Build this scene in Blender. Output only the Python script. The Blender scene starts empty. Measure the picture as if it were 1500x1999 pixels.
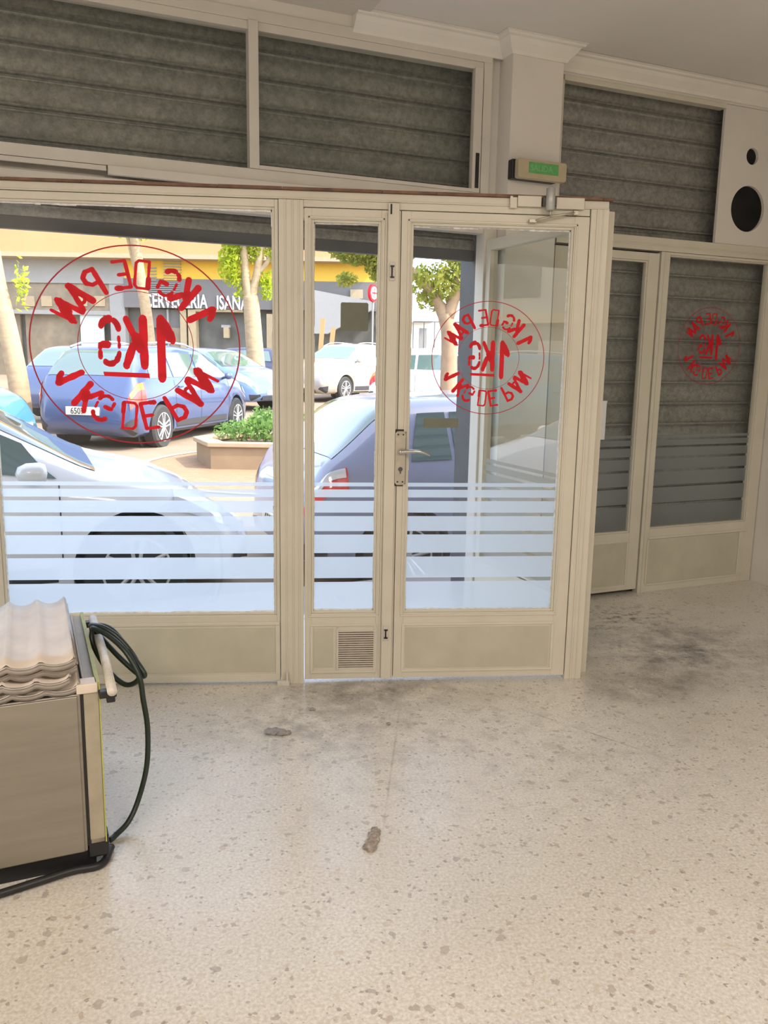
import bpy, bmesh, math, random
from mathutils import Vector, Matrix
R = math.radians
random.seed(7)
SC = bpy.context.scene
COL = SC.collection

# ------------------------------------------------------------------ camera
CAM = Vector((0.093, -3.593, 1.45))
YAW, PITCH, ROLL, FPX = R(5.2021), R(10.3563), R(0.9735), 1617.99
def yaw_v(x, y, z=0.0):            # street axes (x = right, y = ahead of the viewer) -> world
    c, s = math.cos(-YAW), math.sin(-YAW)
    return Vector((c * x - s * y, s * x + c * y, z))
fwv = Vector((0, math.cos(PITCH), -math.sin(PITCH)))
upv = Vector((0, math.sin(PITCH), math.cos(PITCH)))
rtv = Vector((1, 0, 0))
rt2 = rtv * math.cos(ROLL) + upv * math.sin(ROLL)
up2 = -rtv * math.sin(ROLL) + upv * math.cos(ROLL)
cols = [yaw_v(*rt2), yaw_v(*up2), -yaw_v(*fwv)]
cm = Matrix(((cols[0].x, cols[1].x, cols[2].x, CAM.x), (cols[0].y, cols[1].y, cols[2].y, CAM.y),
             (cols[0].z, cols[1].z, cols[2].z, CAM.z), (0, 0, 0, 1)))
cd = bpy.data.cameras.new('camera'); cam = bpy.data.objects.new('camera', cd); COL.objects.link(cam)
cam.matrix_world = cm
cd.sensor_fit = 'VERTICAL'; cd.sensor_height = 36.0; cd.lens = FPX / 1999 * 36.0
cd.clip_start = 0.05; cd.clip_end = 300
SC.camera = cam

# ------------------------------------------------------------------ world, sun, lights, exposure
SC.view_settings.view_transform = 'Standard'; SC.view_settings.look = 'None'
SC.view_settings.gamma = 1.0; SC.view_settings.use_curve_mapping = False
SC.view_settings.exposure = 0.16
W = bpy.data.worlds.new('sky'); SC.world = W; W.use_nodes = True
wn = W.node_tree; bg = wn.nodes['Background']
sky = wn.nodes.new('ShaderNodeTexSky'); sky.sky_type = 'NISHITA'; sky.sun_disc = False
sky.sun_elevation = R(48); sky.sun_rotation = R(120); sky.dust_density = 2.0; sky.air_density = 1.0
hz = wn.nodes.new('ShaderNodeMix'); hz.data_type = 'RGBA'; hz.inputs[0].default_value = .45; hz.inputs[7].default_value = (2.2, 2.15, 2.05, 1)
wn.links.new(sky.outputs[0], hz.inputs[6]); wn.links.new(hz.outputs[2], bg.inputs[0]); bg.inputs[1].default_value = 1.25

FYAW = R(18.2091)                       # the shop front runs at this angle to the glazed lobby screen
F0 = Vector((1.802, 1.283, 0.0))
def fac(u, off, z=0.0):                 # shop front axes -> world
    c, s = math.cos(FYAW), math.sin(FYAW)
    return Vector((F0.x + c * u - s * off, F0.y + s * u + c * off, z))

sd = bpy.data.lights.new('sun', 'SUN'); sd.energy = 7.0; sd.angle = R(0.6); sd.color = (1, .93, .80)
sun = bpy.data.objects.new('sun', sd); COL.objects.link(sun)
sdir = Vector((-0.80, 0.30, -0.92)).normalized()      # light travels from the right, over the shop roof
sun.rotation_euler = sdir.to_track_quat('-Z', 'Y').to_euler(); sun.location = (20, -8, 22)

def area(name, loc, target, sx, sy, power, color):
    d = bpy.data.lights.new(name, 'AREA'); d.shape = 'RECTANGLE'; d.size = sx; d.size_y = sy
    d.energy = power; d.color = color
    o = bpy.data.objects.new(name, d); COL.objects.link(o); o.location = loc
    o.rotation_euler = (Vector(target) - Vector(loc)).to_track_quat('-Z', 'Y').to_euler()
    return o
area('room_lamp_light', (2.1, -4.6, 3.05), (2.0, -4.3, 0), 1.6, 1.0, 88, (1.0, .91, .82))
area('room_lamp_light', (-1.3, -4.6, 3.05), (-1.2, -4.3, 0), 1.6, 1.0, 88, (1.0, .91, .82))

# ------------------------------------------------------------------ materials
def new_mat(name):
    m = bpy.data.materials.new(name); m.use_nodes = True
    nt = m.node_tree; b = nt.nodes['Principled BSDF']
    return m, nt, b
def obj_coords(nt, scale=(1, 1, 1)):
    tc = nt.nodes.new('ShaderNodeTexCoord'); mp = nt.nodes.new('ShaderNodeMapping')
    mp.inputs['Scale'].default_value = scale
    nt.links.new(tc.outputs['Object'], mp.inputs[0]); return mp.outputs[0]
def noise(nt, vec, scale, detail=4, rough=.55):
    n = nt.nodes.new('ShaderNodeTexNoise'); n.inputs['Scale'].default_value = scale
    n.inputs['Detail'].default_value = detail; n.inputs['Roughness'].default_value = rough
    nt.links.new(vec, n.inputs['Vector']); return n.outputs['Fac']
def ramp(nt, fac_out, stops):
    r = nt.nodes.new('ShaderNodeValToRGB')
    e = r.color_ramp.elements
    while len(e) < len(stops): e.new(0.5)
    for i, (p, c) in enumerate(stops):
        e[i].position = p; e[i].color = c if len(c) == 4 else (*c, 1)
    nt.links.new(fac_out, r.inputs[0]); return r.outputs[0]
def mixc(nt, f, a, b, mode='MIX'):
    m = nt.nodes.new('ShaderNodeMix'); m.data_type = 'RGBA'; m.blend_type = mode
    for s, v in ((m.inputs[0], f), (m.inputs[6], a), (m.inputs[7], b)):
        if isinstance(v, (int, float)): s.default_value = v
        elif isinstance(v, tuple): s.default_value = v if len(v) == 4 else (*v, 1)
        else: nt.links.new(v, s)
    return m.outputs[2]
def mat(name, color, rough=.5, metal=0., var=.0, vscale=6., bump=0., bscale=60., coat=0., spec=.5, stretch=(1, 1, 1)):
    m, nt, b = new_mat(name)
    b.inputs['Roughness'].default_value = rough; b.inputs['Metallic'].default_value = metal
    b.inputs['Specular IOR Level'].default_value = spec
    if coat: b.inputs['Coat Weight'].default_value = coat; b.inputs['Coat Roughness'].default_value = .03
    v = obj_coords(nt, stretch)
    lo = tuple(c * (1 - var) for c in color); hi = tuple(min(1, c * (1 + var * .6)) for c in color)
    c = ramp(nt, noise(nt, v, vscale), [(.3, lo), (.7, hi)])
    nt.links.new(c, b.inputs['Base Color'])
    if bump:
        bn = nt.nodes.new('ShaderNodeBump'); bn.inputs['Strength'].default_value = bump; bn.inputs['Distance'].default_value = .004
        nt.links.new(noise(nt, v, bscale), bn.inputs['Height']); nt.links.new(bn.outputs[0], b.inputs['Normal'])
    return m
def glass_mat(name, tint=(.97, .985, .98), base=.05, grz=.9):
    m = bpy.data.materials.new(name); m.use_nodes = True; nt = m.node_tree
    for n in list(nt.nodes): nt.nodes.remove(n)
    out = nt.nodes.new('ShaderNodeOutputMaterial'); mx = nt.nodes.new('ShaderNodeMixShader')
    tr = nt.nodes.new('ShaderNodeBsdfTransparent'); tr.inputs[0].default_value = (*tint, 1)
    gl = nt.nodes.new('ShaderNodeBsdfGlossy'); gl.inputs['Roughness'].default_value = 0.0
    lw = nt.nodes.new('ShaderNodeLayerWeight'); lw.inputs[0].default_value = .5
    pw = nt.nodes.new('ShaderNodeMath'); pw.operation = 'POWER'; pw.inputs[1].default_value = 4.0
    ma = nt.nodes.new('ShaderNodeMath'); ma.operation = 'MULTIPLY_ADD'; ma.inputs[1].default_value = grz; ma.inputs[2].default_value = base
    nt.links.new(lw.outputs['Facing'], pw.inputs[0]); nt.links.new(pw.outputs[0], ma.inputs[0])
    nt.links.new(ma.outputs[0], mx.inputs[0]); nt.links.new(tr.outputs[0], mx.inputs[1]); nt.links.new(gl.outputs[0], mx.inputs[2])
    nt.links.new(mx.outputs[0], out.inputs[0]); return m
def film_mat(name):
    m = bpy.data.materials.new(name); m.use_nodes = True; nt = m.node_tree
    for n in list(nt.nodes): nt.nodes.remove(n)
    out = nt.nodes.new('ShaderNodeOutputMaterial'); mx = nt.nodes.new('ShaderNodeMixShader'); m2 = nt.nodes.new('ShaderNodeMixShader')
    tl = nt.nodes.new('ShaderNodeBsdfTranslucent'); tl.inputs[0].default_value = (.86, .92, .97, 1)
    df = nt.nodes.new('ShaderNodeBsdfDiffuse'); df.inputs[0].default_value = (.62, .66, .68, 1)
    tr = nt.nodes.new('ShaderNodeBsdfTransparent'); tr.inputs[0].default_value = (.95, .97, 1, 1)
    mx.inputs[0].default_value = .22; m2.inputs[0].default_value = .16
    nt.links.new(tl.outputs[0], mx.inputs[1]); nt.links.new(df.outputs[0], mx.inputs[2])
    nt.links.new(mx.outputs[0], m2.inputs[1]); nt.links.new(tr.outputs[0], m2.inputs[2])
    nt.links.new(m2.outputs[0], out.inputs[0]); return m

M = {}
def frame_mat():
    m, nt, b = new_mat('cream_painted_aluminium')
    v = obj_coords(nt)
    c1 = ramp(nt, noise(nt, v, 3.0, 6), [(.3, (.61, .57, .47)), (.7, (.69, .65, .54))])
    v2 = obj_coords(nt, (1, 1, .35))
    st = ramp(nt, noise(nt, v2, 26, 8, .7), [(.70, (0, 0, 0)), (.78, (1, 1, 1))])
    c2 = mixc(nt, st, c1, (.44, .37, .27))
    # grime low down on the frames
    nt.links.new(c2, b.inputs['Base Color']); b.inputs['Roughness'].default_value = .42
    return m
M['frame'] = frame_mat()
M['kick'] = mat('cream_kick_panel', (.55, .52, .41), .5, var=.10, vscale=5)
M['wall'] = mat('white_plaster', (.74, .70, .64), .8, var=.05, vscale=2.5, bump=.15, bscale=90)
M['ceiling'] = mat('ceiling_paint', (.80, .76, .70), .9, var=.04, vscale=1.5)
M['ceiling2'] = mat('ceiling_patch_paint', (.66, .62, .55), .9, var=.04, vscale=1.5)
M['mould'] = mat('plaster_moulding', (.80, .76, .69), .7, var=.04)
M['upperframe'] = mat('white_aluminium_frame', (.66, .62, .55), .4, var=.05)
M['rust'] = mat('rusty_brown_edge', (.19, .10, .065), .7, var=.5, vscale=14)
M['glass'] = glass_mat('window_glass')
M['glass_side'] = glass_mat('side_glass', (.90, .95, .93), .08, .75)
M['glass_dust'] = glass_mat('dusty_upper_glass', (.90, .92, .90), .03, .6)
M['film'] = film_mat('frosted_film')
M['red'] = mat('red_vinyl', (.80, .006, .02), .55)
def vinyl(m, col, f):
    nt = m.node_tree; b = nt.nodes['Principled BSDF']; tl = nt.nodes.new('ShaderNodeBsdfTranslucent'); tl.inputs[0].default_value = col
    mx = nt.nodes.new('ShaderNodeMixShader'); mx.inputs[0].default_value = f; nt.links.new(b.outputs[0], mx.inputs[1]); nt.links.new(tl.outputs[0], mx.inputs[2]); nt.links.new(mx.outputs[0], nt.nodes['Material Output'].inputs[0])
vinyl(M['red'], (.75, .004, .01, 1), .35)
M['redthin'] = mat('dark_red_vinyl_line', (.42, .01, .025), .55)
M['black'] = mat('black_plastic', (.012, .012, .013), .45)
M['dark'] = mat('hole_shade_black', (.02, .02, .02), .9)
M['chrome'] = mat('satin_steel', (.55, .54, .52), .28, 1.0, var=.08)
M['plate'] = mat('aged_handle_plate', (.50, .46, .38), .4, .5, var=.15, vscale=30)
M['sticker_grey'] = mat('olive_grey_sticker_back', (.17, .175, .13), .7, var=.12, vscale=20)
M['paper'] = mat('white_paper', (.80, .80, .80), .7)
M['exit_case'] = mat('yellowed_plastic', (.52, .44, .29), .45, var=.10, vscale=15)
M['exit_green'] = mat('green_exit_plate', (.12, .42, .13), .5, var=.12, vscale=40)
M['exit_text'] = mat('pale_green_letters', (.20, .50, .22), .5)
def shutter_mat():
    m, nt, b = new_mat('galvanised_shutter')
    v = obj_coords(nt)
    n1 = noise(nt, v, 38, 8, .75); n2 = noise(nt, v, 4, 3)
    c = ramp(nt, n1, [(.35, (.20, .20, .185)), (.65, (.39, .385, .355))])
    c = mixc(nt, .5, c, ramp(nt, n2, [(.3, (.55, .55, .55)), (.7, (1, 1, .98))]), 'MULTIPLY')
    nt.links.new(c, b.inputs['Base Color']); b.inputs['Roughness'].default_value = .5; b.inputs['Metallic'].default_value = .25
    return m
M['shutter'] = shutter_mat()
M['guide'] = mat('grey_shutter_guide', (.085, .09, .095), .6, var=.15, vscale=12)
M['steel_body'] = mat('brushed_stainless', (.36, .33, .28), .42, .85, var=.10, vscale=8, stretch=(.3, .3, 3))
M['tray'] = mat('worn_aluminium_tray', (.74, .64, .54), .5, .08, var=.12, vscale=9)
M['tray_rim'] = mat('grey_tray_rim', (.42, .38, .34), .4, .6, var=.2, vscale=20)
M['cream_steel'] = mat('cream_steel_frame', (.40, .35, .26), .5, .1, var=.12, vscale=18)
M['tape'] = mat('yellow_green_tape', (.42, .44, .10), .5, var=.15, vscale=20)
M['tube'] = mat('chipped_white_tube', (.72, .66, .58), .4, var=.25, vscale=24)
M['hose'] = mat('black_rubber_hose', (.018, .03, .025), .38)

def floor_mat():
    m, nt, b = new_mat('terrazzo_floor')
    v = obj_coords(nt)
    base = ramp(nt, noise(nt, v, 1.1, 5, .6), [(.3, (.70, .665, .61)), (.7, (.82, .79, .74))])
    fine = ramp(nt, noise(nt, v, 110, 3, .6), [(.35, (.80, .77, .72)), (.65, (1.06, 1.05, 1.03))])
    c = mixc(nt, 1.0, base, fine, 'MULTIPLY')
    def chips(scale, thr, size, col, seedoff):
        mp = nt.nodes.new('ShaderNodeMapping'); mp.inputs['Location'].default_value = (seedoff, seedoff * .7, 0)
        nt.links.new(v, mp.inputs[0])
        dn = nt.nodes.new('ShaderNodeTexNoise'); dn.inputs['Scale'].default_value = scale * 1.3; dn.inputs['Detail'].default_value = 2; nt.links.new(mp.outputs[0], dn.inputs['Vector'])
        ds = nt.nodes.new('ShaderNodeVectorMath'); ds.operation = 'SCALE'; ds.inputs['Scale'].default_value = 1.1 / scale; nt.links.new(dn.outputs['Color'], ds.inputs[0])
        da = nt.nodes.new('ShaderNodeVectorMath'); da.operation = 'ADD'; nt.links.new(mp.outputs[0], da.inputs[0]); nt.links.new(ds.outputs[0], da.inputs[1])
        vo = nt.nodes.new('ShaderNodeTexVoronoi'); vo.inputs['Scale'].default_value = scale; vo.inputs['Randomness'].default_value = 1
        nt.links.new(da.outputs[0], vo.inputs['Vector'])
        sep = nt.nodes.new('ShaderNodeSeparateColor'); nt.links.new(vo.outputs['Color'], sep.inputs[0])
        g = nt.nodes.new('ShaderNodeMath'); g.operation = 'GREATER_THAN'; g.inputs[1].default_value = thr; nt.links.new(sep.outputs[0], g.inputs[0])
        sz = nt.nodes.new('ShaderNodeMath'); sz.operation = 'MULTIPLY'; sz.inputs[1].default_value = size; nt.links.new(sep.outputs[1], sz.inputs[0])
        l = nt.nodes.new('ShaderNodeMath'); l.operation = 'LESS_THAN'; nt.links.new(vo.outputs['Distance'], l.inputs[0]); nt.links.new(sz.outputs[0], l.inputs[1])
        mu = nt.nodes.new('ShaderNodeMath'); mu.operation = 'MULTIPLY'; nt.links.new(g.outputs[0], mu.inputs[0]); nt.links.new(l.outputs[0], mu.inputs[1])
        cc = ramp(nt, sep.outputs[2], col)
        return mu.outputs[0], cc
    for sc, th, sz, col, so in ((52, .30, .48, [(0, (.46, .39, .30)), (.5, (.60, .53, .42)), (1, (.86, .82, .73))], 0.),
                                (32, .70, .46, [(0, (.26, .22, .18)), (.5, (.36, .32, .27)), (1, (.50, .36, .25))], 3.3),
                                (75, .84, .5, [(0, (.16, .14, .12)), (1, (.30, .25, .19))], 7.7)):
        f, cc = chips(sc, th, sz, col, so)
        fm = nt.nodes.new('ShaderNodeMath'); fm.operation = 'MULTIPLY'; fm.inputs[1].default_value = .58; nt.links.new(f, fm.inputs[0])
        c = mixc(nt, fm.outputs[0], c, cc)
    # dirt patches with their own shapes
    def patch(cx, cy, rx, ry, ang, col, amt, nsc, lo, hi):
        nonlocal c
        mp = nt.nodes.new('ShaderNodeMapping'); mp.vector_type = 'TEXTURE'
        mp.inputs['Location'].default_value = (cx, cy, 0); mp.inputs['Rotation'].default_value = (0, 0, ang); mp.inputs['Scale'].default_value = (rx, ry, 1)
        tc = nt.nodes.new('ShaderNodeTexCoord'); nt.links.new(tc.outputs['Object'], mp.inputs[0])
        ln = nt.nodes.new('ShaderNodeVectorMath'); ln.operation = 'LENGTH'; nt.links.new(mp.outputs[0], ln.inputs[0])
        mr = nt.nodes.new('ShaderNodeMapRange'); mr.inputs[1].default_value = 1.0; mr.inputs[2].default_value = .1; nt.links.new(ln.outputs['Value'], mr.inputs[0])
        n = ramp(nt, noise(nt, v, nsc, 9, .72), [(lo, (0, 0, 0)), (hi, (1, 1, 1))])
        mu = nt.nodes.new('ShaderNodeMath'); mu.operation = 'MULTIPLY'; nt.links.new(mr.outputs[0], mu.inputs[0]); nt.links.new(n, mu.inputs[1])
        m3 = nt.nodes.new('ShaderNodeMath'); m3.operation = 'MULTIPLY'; m3.inputs[1].default_value = amt; nt.links.new(mu.outputs[0], m3.inputs[0])
        c = mixc(nt, m3.outputs[0], c, col)
    patch(2.02, .35, .75, .62, .3, (.10, .09, .085), 1.0, 7, .40, .66)
    patch(1.9, .9, .55, .35, .3, (.07, .06, .05), 1.0, 16, .50, .62)
    patch(1.62, -.1, .5, .28, .2, (.13, .11, .09), .9, 6, .35, .65)
    patch(.35, -.14, .75, .24, .05, (.12, .10, .08), .95, 6, .38, .66)
    patch(.1, -.45, .6, .40, -.1, (.20, .18, .16), .8, 8, .42, .66)
    patch(.7, -.6, 1.6, .9, 0, (.30, .27, .23), .55, 11, .48, .68)
    patch(.405, -.72, .006, .62, -.163, (.30, .25, .20), .8, 9, .35, .65)
    patch(1.25, -.62, .007, .55, .75, (.30, .25, .20), .8, 9, .35, .6)
    nt.links.new(c, b.inputs['Base Color'])
    rr = nt.nodes.new('ShaderNodeMapRange'); rr.inputs[3].default_value = .20; rr.inputs[4].default_value = .40
    nt.links.new(noise(nt, v, 4, 6), rr.inputs[0]); nt.links.new(rr.outputs[0], b.inputs['Roughness'])
    b.inputs['Specular IOR Level'].default_value = .75
    bn = nt.nodes.new('ShaderNodeBump'); bn.inputs['Strength'].default_value = .12; bn.inputs['Distance'].default_value = .002
    nt.links.new(noise(nt, v, 45), bn.inputs['Height']); nt.links.new(bn.outputs[0], b.inputs['Normal'])
    return m
M['floor'] = floor_mat()

# ------------------------------------------------------------------ mesh helpers
class MB:
    def __init__(s): s.v = []; s.f = []; s.m = []
    def add(s, vs, fs, mi=0):
        o = len(s.v); s.v += [tuple(p) for p in vs]
        for f in fs: s.f.append([i + o for i in f]); s.m.append(mi)
    def box(s, x0, x1, y0, y1, z0, z1, mi=0):
        vs = [(x, y, z) for x in (x0, x1) for y in (y0, y1) for z in (z0, z1)]
        s.add(vs, [(0, 1, 3, 2), (4, 6, 7, 5), (0, 4, 5, 1), (2, 3, 7, 6), (0, 2, 6, 4), (1, 5, 7, 3)], mi); return s
    def quad(s, pts, mi=0): s.add(pts, [tuple(range(len(pts)))], mi); return s
    def prism(s, pts, y0, y1, mi=0):       # polygon of (x,z) extruded along y
        n = len(pts)
        s.add([(p[0], y0, p[1]) for p in pts] + [(p[0], y1, p[1]) for p in pts],
              [tuple(range(n))[::-1], tuple(range(n, 2 * n))] + [(i, (i + 1) % n, n + (i + 1) % n, n + i) for i in range(n)], mi); return s
    def tube(s, pts, r, seg=10, mi=0, cap=True):
        pts = [Vector(p) for p in pts]; n = len(pts)
        rr = r if isinstance(r, (list, tuple)) else [r] * n
        rings = []; prev = None
        for i, p in enumerate(pts):
            t = (pts[min(i + 1, n - 1)] - pts[max(i - 1, 0)]).normalized()
            if prev is None:
                a = Vector((0, 0, 1)) if abs(t.z) < .9 else Vector((1, 0, 0)); nn = t.cross(a).normalized()
            else: nn = (prev - t * prev.dot(t)).normalized()
            prev = nn; bb = t.cross(nn)
            rings.append([p + (nn * math.cos(2 * math.pi * k / seg) + bb * math.sin(2 * math.pi * k / seg)) * rr[i] for k in range(seg)])
        vs = [q for rg in rings for q in rg]
        fs = [(i * seg + k, i * seg + (k + 1) % seg, (i + 1) * seg + (k + 1) % seg, (i + 1) * seg + k) for i in range(n - 1) for k in range(seg)]
        if cap: fs += [tuple(range(seg))[::-1], tuple(range((n - 1) * seg, n * seg))]
        s.add(vs, fs, mi); return s
    def lathe(s, prof, c, axis='y', seg=24, mi=0):  # prof: (r, h) along the axis
        vs = []
        for r, hh in prof:
            for k in range(seg):
                a = 2 * math.pi * k / seg; p, q = r * math.cos(a), r * math.sin(a)
                vs.append({'y': (c[0] + p, c[1] + hh, c[2] + q), 'z': (c[0] + p, c[1] + q, c[2] + hh), 'x': (c[0] + hh, c[1] + p, c[2] + q)}[axis])
        n = len(prof)
        fs = [(i * seg + k, i * seg + (k + 1) % seg, (i + 1) * seg + (k + 1) % seg, (i + 1) * seg + k) for i in range(n - 1) for k in range(seg)]
        fs += [tuple(range(seg)), tuple(range((n - 1) * seg, n * seg))[::-1]]
        s.add(vs, fs, mi); return s
    def build(s, name, mats, parent=None, smooth=False, bevel=0, loc=None, rz=0, label=None, kind=None, fix=True):
        me = bpy.data.meshes.new(name); me.from_pydata(s.v, [], s.f)
        if not isinstance(mats, (list, tuple)): mats = [mats]
        for m in mats: me.materials.append(m)
        me.polygons.foreach_set('material_index', s.m)
        if fix:
            bm = bmesh.new(); bm.from_mesh(me); bmesh.ops.recalc_face_normals(bm, faces=bm.faces); bm.to_mesh(me); bm.free()
        if smooth: me.polygons.foreach_set('use_smooth', [True] * len(me.polygons))
        o = bpy.data.objects.new(name, me); COL.objects.link(o)
        if loc is not None: o.location = loc
        o.rotation_euler.z = rz
        if parent is not None: o.parent = parent
        if bevel:
            bv = o.modifiers.new('bevel', 'BEVEL'); bv.width = bevel; bv.segments = 2; bv.limit_method = 'ANGLE'; bv.angle_limit = R(40)
        if label: o['label'] = label
        if kind: o['kind'] = kind
        return o
def tag(o, label=None, cat=None, group=None, kind=None):
    if label: o['label'] = label
    if cat: o['category'] = cat
    if group: o['group'] = group
    if kind: o['kind'] = kind
    return o
def empty(name, loc=(0, 0, 0), rz=0):
    o = bpy.data.objects.new(name, None); COL.objects.link(o); o.location = loc; o.rotation_euler.z = rz
    o.empty_display_size = .1; return o
def catmull(pts, n=8):
    P = [Vector(p) for p in pts]; P = [P[0] * 2 - P[1]] + P + [P[-1] * 2 - P[-2]]; out = []
    for i in range(1, len(P) - 2):
        a, b, c, d = P[i - 1:i + 3]
        for k in range(n):
            t = k / n
            out.append(.5 * ((2 * b) + (c - a) * t + (2 * a - 5 * b + 4 * c - d) * t * t + (3 * b - a - 3 * c + d) * t ** 3))
    out.append(P[-2]); return out
def cut(o, cutter):
    bo = o.modifiers.new('cut', 'BOOLEAN'); bo.operation = 'DIFFERENCE'; bo.object = cutter; bo.solver = 'EXACT'
    dg = bpy.context.evaluated_depsgraph_get()
    me = bpy.data.meshes.new_from_object(o.evaluated_get(dg)); o.modifiers.remove(bo); o.data = me
    bpy.data.objects.remove(cutter)
def rect_frame(mb, x0, x1, z0, z1, wl, wr, wb, wt, y0, y1, bead=0.0):
    mb.box(x0, x0 + wl, y0, y1, z0, z1); mb.box(x1 - wr, x1, y0, y1, z0, z1)
    mb.box(x0 + wl, x1 - wr, y0, y1, z0, z0 + wb); mb.box(x0 + wl, x1 - wr, y0, y1, z1 - wt, z1)
    if bead:
        a0, a1, c0, c1 = x0 + wl, x1 - wr, z0 + wb, z1 - wt; b = bead; yy0, yy1 = y0 + .007, y1 - .007
        mb.box(a0, a0 + b, yy0, yy1, c0, c1); mb.box(a1 - b, a1, yy0, yy1, c0, c1)
        mb.box(a0 + b, a1 - b, yy0, yy1, c0, c0 + b); mb.box(a0 + b, a1 - b, yy0, yy1, c1 - b, c1)

# ------------------------------------------------------------------ lettering of the round stickers
def arc(cx, cy, rx, ry, a0, a1, n=8):
    return [(cx + rx * math.cos(R(a0 + (a1 - a0) * i / n)), cy + ry * math.sin(R(a0 + (a1 - a0) * i / n))) for i in range(n + 1)]
GL = {
    'i': [(.15, [(.34, .03), (.34, .93)]), (.15, [(.34, .92), (.22, .82), (.14, .70)]), (.15, [(.34, .84), (.24, .76), (.16, .68)]), (.10, [(.12, .70), (.10, .62)])],
    'k': [(.15, [(.10, .06), (.11, .94)]), (.13, [(.50, .94), (.28, .55), (.20, .45)]), (.13, [(.22, .52), (.36, .42), (.52, .06)]), (.18, [(.18, .40), (.28, .58)])],   # strokes: (thickness, polyline) in a box 0..0.6 x 0..1
    '1': [(.17, [(.36, .07), (.36, .90)]), (.15, [(.34, .90), (.20, .80), (.12, .66)]), (.13, [(.36, .85), (.24, .76)]), (.09, [(.30, .92), (.13, .76)])],
    'K': [(.17, [(.08, .06), (.12, .94)]), (.15, [(.50, .94), (.28, .55), (.20, .45)]), (.15, [(.22, .50), (.34, .42), (.52, .06)]), (.20, [(.18, .40), (.26, .58)])],
    'G': [(.13, arc(.32, .72, .22, .22, 25, 95, 5)), (.11, arc(.32, .70, .24, .24, 120, 165, 4)), (.10, arc(.32, .34, .24, .28, 195, 235, 4)), (.10, arc(.32, .34, .24, .28, 250, 300, 4)),
          (.09, [(.56, .20), (.56, .30)]), (.09, [(.56, .38), (.56, .44)]), (.12, [(.36, .44), (.50, .44)]), (.07, [(.09, .58), (.085, .50)]), (.07, [(.08, .44), (.085, .40)])],
    'D': [(.075, [(.08, .05), (.08, .95), (.40, .95), (.48, .86), (.48, .14), (.40, .05), (.08, .05)]), (.13, [(.07, .08), (.07, .40)])],
    'E': [(.10, [(.50, .94), (.12, .94), (.08, .06), (.50, .06)]), (.10, [(.10, .50), (.38, .50)]), (.14, [(.38, .06), (.50, .07)])],
    'P': [(.12, [(.14, .05), (.10, .92)]), (.12, [(.10, .92), (.34, .95), (.50, .82), (.50, .62), (.36, .48), (.12, .48)])],
    'A': [(.17, [(.10, .06), (.26, .92)]), (.13, [(.26, .92), (.52, .06)]), (.09, arc(.32, .38, .13, .16, 0, 300, 8)), (.16, [(.27, .80), (.28, .60)])],
    'N': [(.15, [(.10, .06), (.12, .94)]), (.22, [(.14, .84), (.48, .22)]), (.09, [(.50, .10), (.50, .94)]), (.26, [(.24, .62), (.38, .42)])],
}
def stroke_mesh(mb, glyph, T0, mi=0, seed=0):
    rnd = random.Random(seed); lay = [0]
    def T(a, b):
        x, y, z = T0(a, b); return (x, y - .00004 * lay[0], z)
    for th, pl in GL[glyph]:
        rs = [th * .62 * rnd.uniform(.88, 1.12) for _ in pl]
        for i in range(len(pl) - 1):
            a, b = Vector(pl[i]), Vector(pl[i + 1]); d = (b - a).normalized(); n = Vector((-d.y, d.x))
            L = (b - a).length; k = max(1, int(L / .16)); prevw = rs[i]
            for j in range(k):
                p, q = a.lerp(b, j / k), a.lerp(b, (j + 1) / k); w2 = (rs[i] + rs[i + 1]) / 2 * rnd.uniform(.86, 1.12)
                lay[0] += 1
                mb.quad([T(*(p + n * prevw)), T(*(q + n * w2)), T(*(q - n * w2)), T(*(p - n * prevw))], mi); prevw = w2
        for p, r_ in zip(pl, rs):
            lay[0] += 1
            mb.quad([T(p[0] + r_ * math.cos(2 * math.pi * k / 9 + .3), p[1] + r_ * math.sin(2 * math.pi * k / 9 + .3)) for k in range(9)], mi)
def sticker(cx, cz, rx, rz, y, parent, label):
    mb = MB()
    def ring(rad, w, mi):
        n = 96
        for i in range(n):
            a, b = 2 * math.pi * i / n, 2 * math.pi * (i + 1) / n
            pts = [(rad - w / 2, a), (rad + w / 2, a), (rad + w / 2, b), (rad - w / 2, b)]
            mb.quad([(cx + rx * r_ * math.cos(t), y, cz + rz * r_ * math.sin(t)) for r_, t in pts], mi)
    ring(1.0, .014, 1); ring(.55, .007, 1)
    k = 0
    for half in (0, 180):
        for ch, ang in zip('1KGDEPAN', (-64, -42, -28, -6, 9, 31, 47, 62)):
            a = R(ang + half); hh = .30; ww = .27
            def T(gx, gy, a=a, hh=hh, ww=ww):
                lx = (gx - .3) * ww * 1.15; ly = .72 + (gy - .5) * hh
                X = lx * math.cos(a) + ly * math.sin(a); Y = -lx * math.sin(a) + ly * math.cos(a)
                return (cx - rx * X, y, cz + rz * Y)
            stroke_mesh(mb, ch, T, 0, k); k += 1
    for ch, x0, w, h0, h1 in (('i', -.40, .46, -.335, .31), ('k', -.12, .41, -.225, .30), ('G', .125, .38, -.215, .30)):
        def T(gx, gy, x0=x0, w=w, h0=h0, h1=h1): return (cx - rx * (x0 + gx * w), y, cz + rz * (h0 + gy * (h1 - h0)))
        stroke_mesh(mb, ch, T, 0, k); k += 1
    mb.quad([(cx - rx * a, y, cz + rz * b) for a, b in ((-.126, -.325), (.31, -.31), (.32, -.265), (-.12, -.275))], 0)
    return mb.build('vinyl_lettering', [M['red'], M['redthin']], parent, label=label, fix=False)
GAPS = [(.917, .900), (.886, .851), (.835, .782), (.766, .698), (.682, .598), (.580, .482), (.464, None)]
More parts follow.
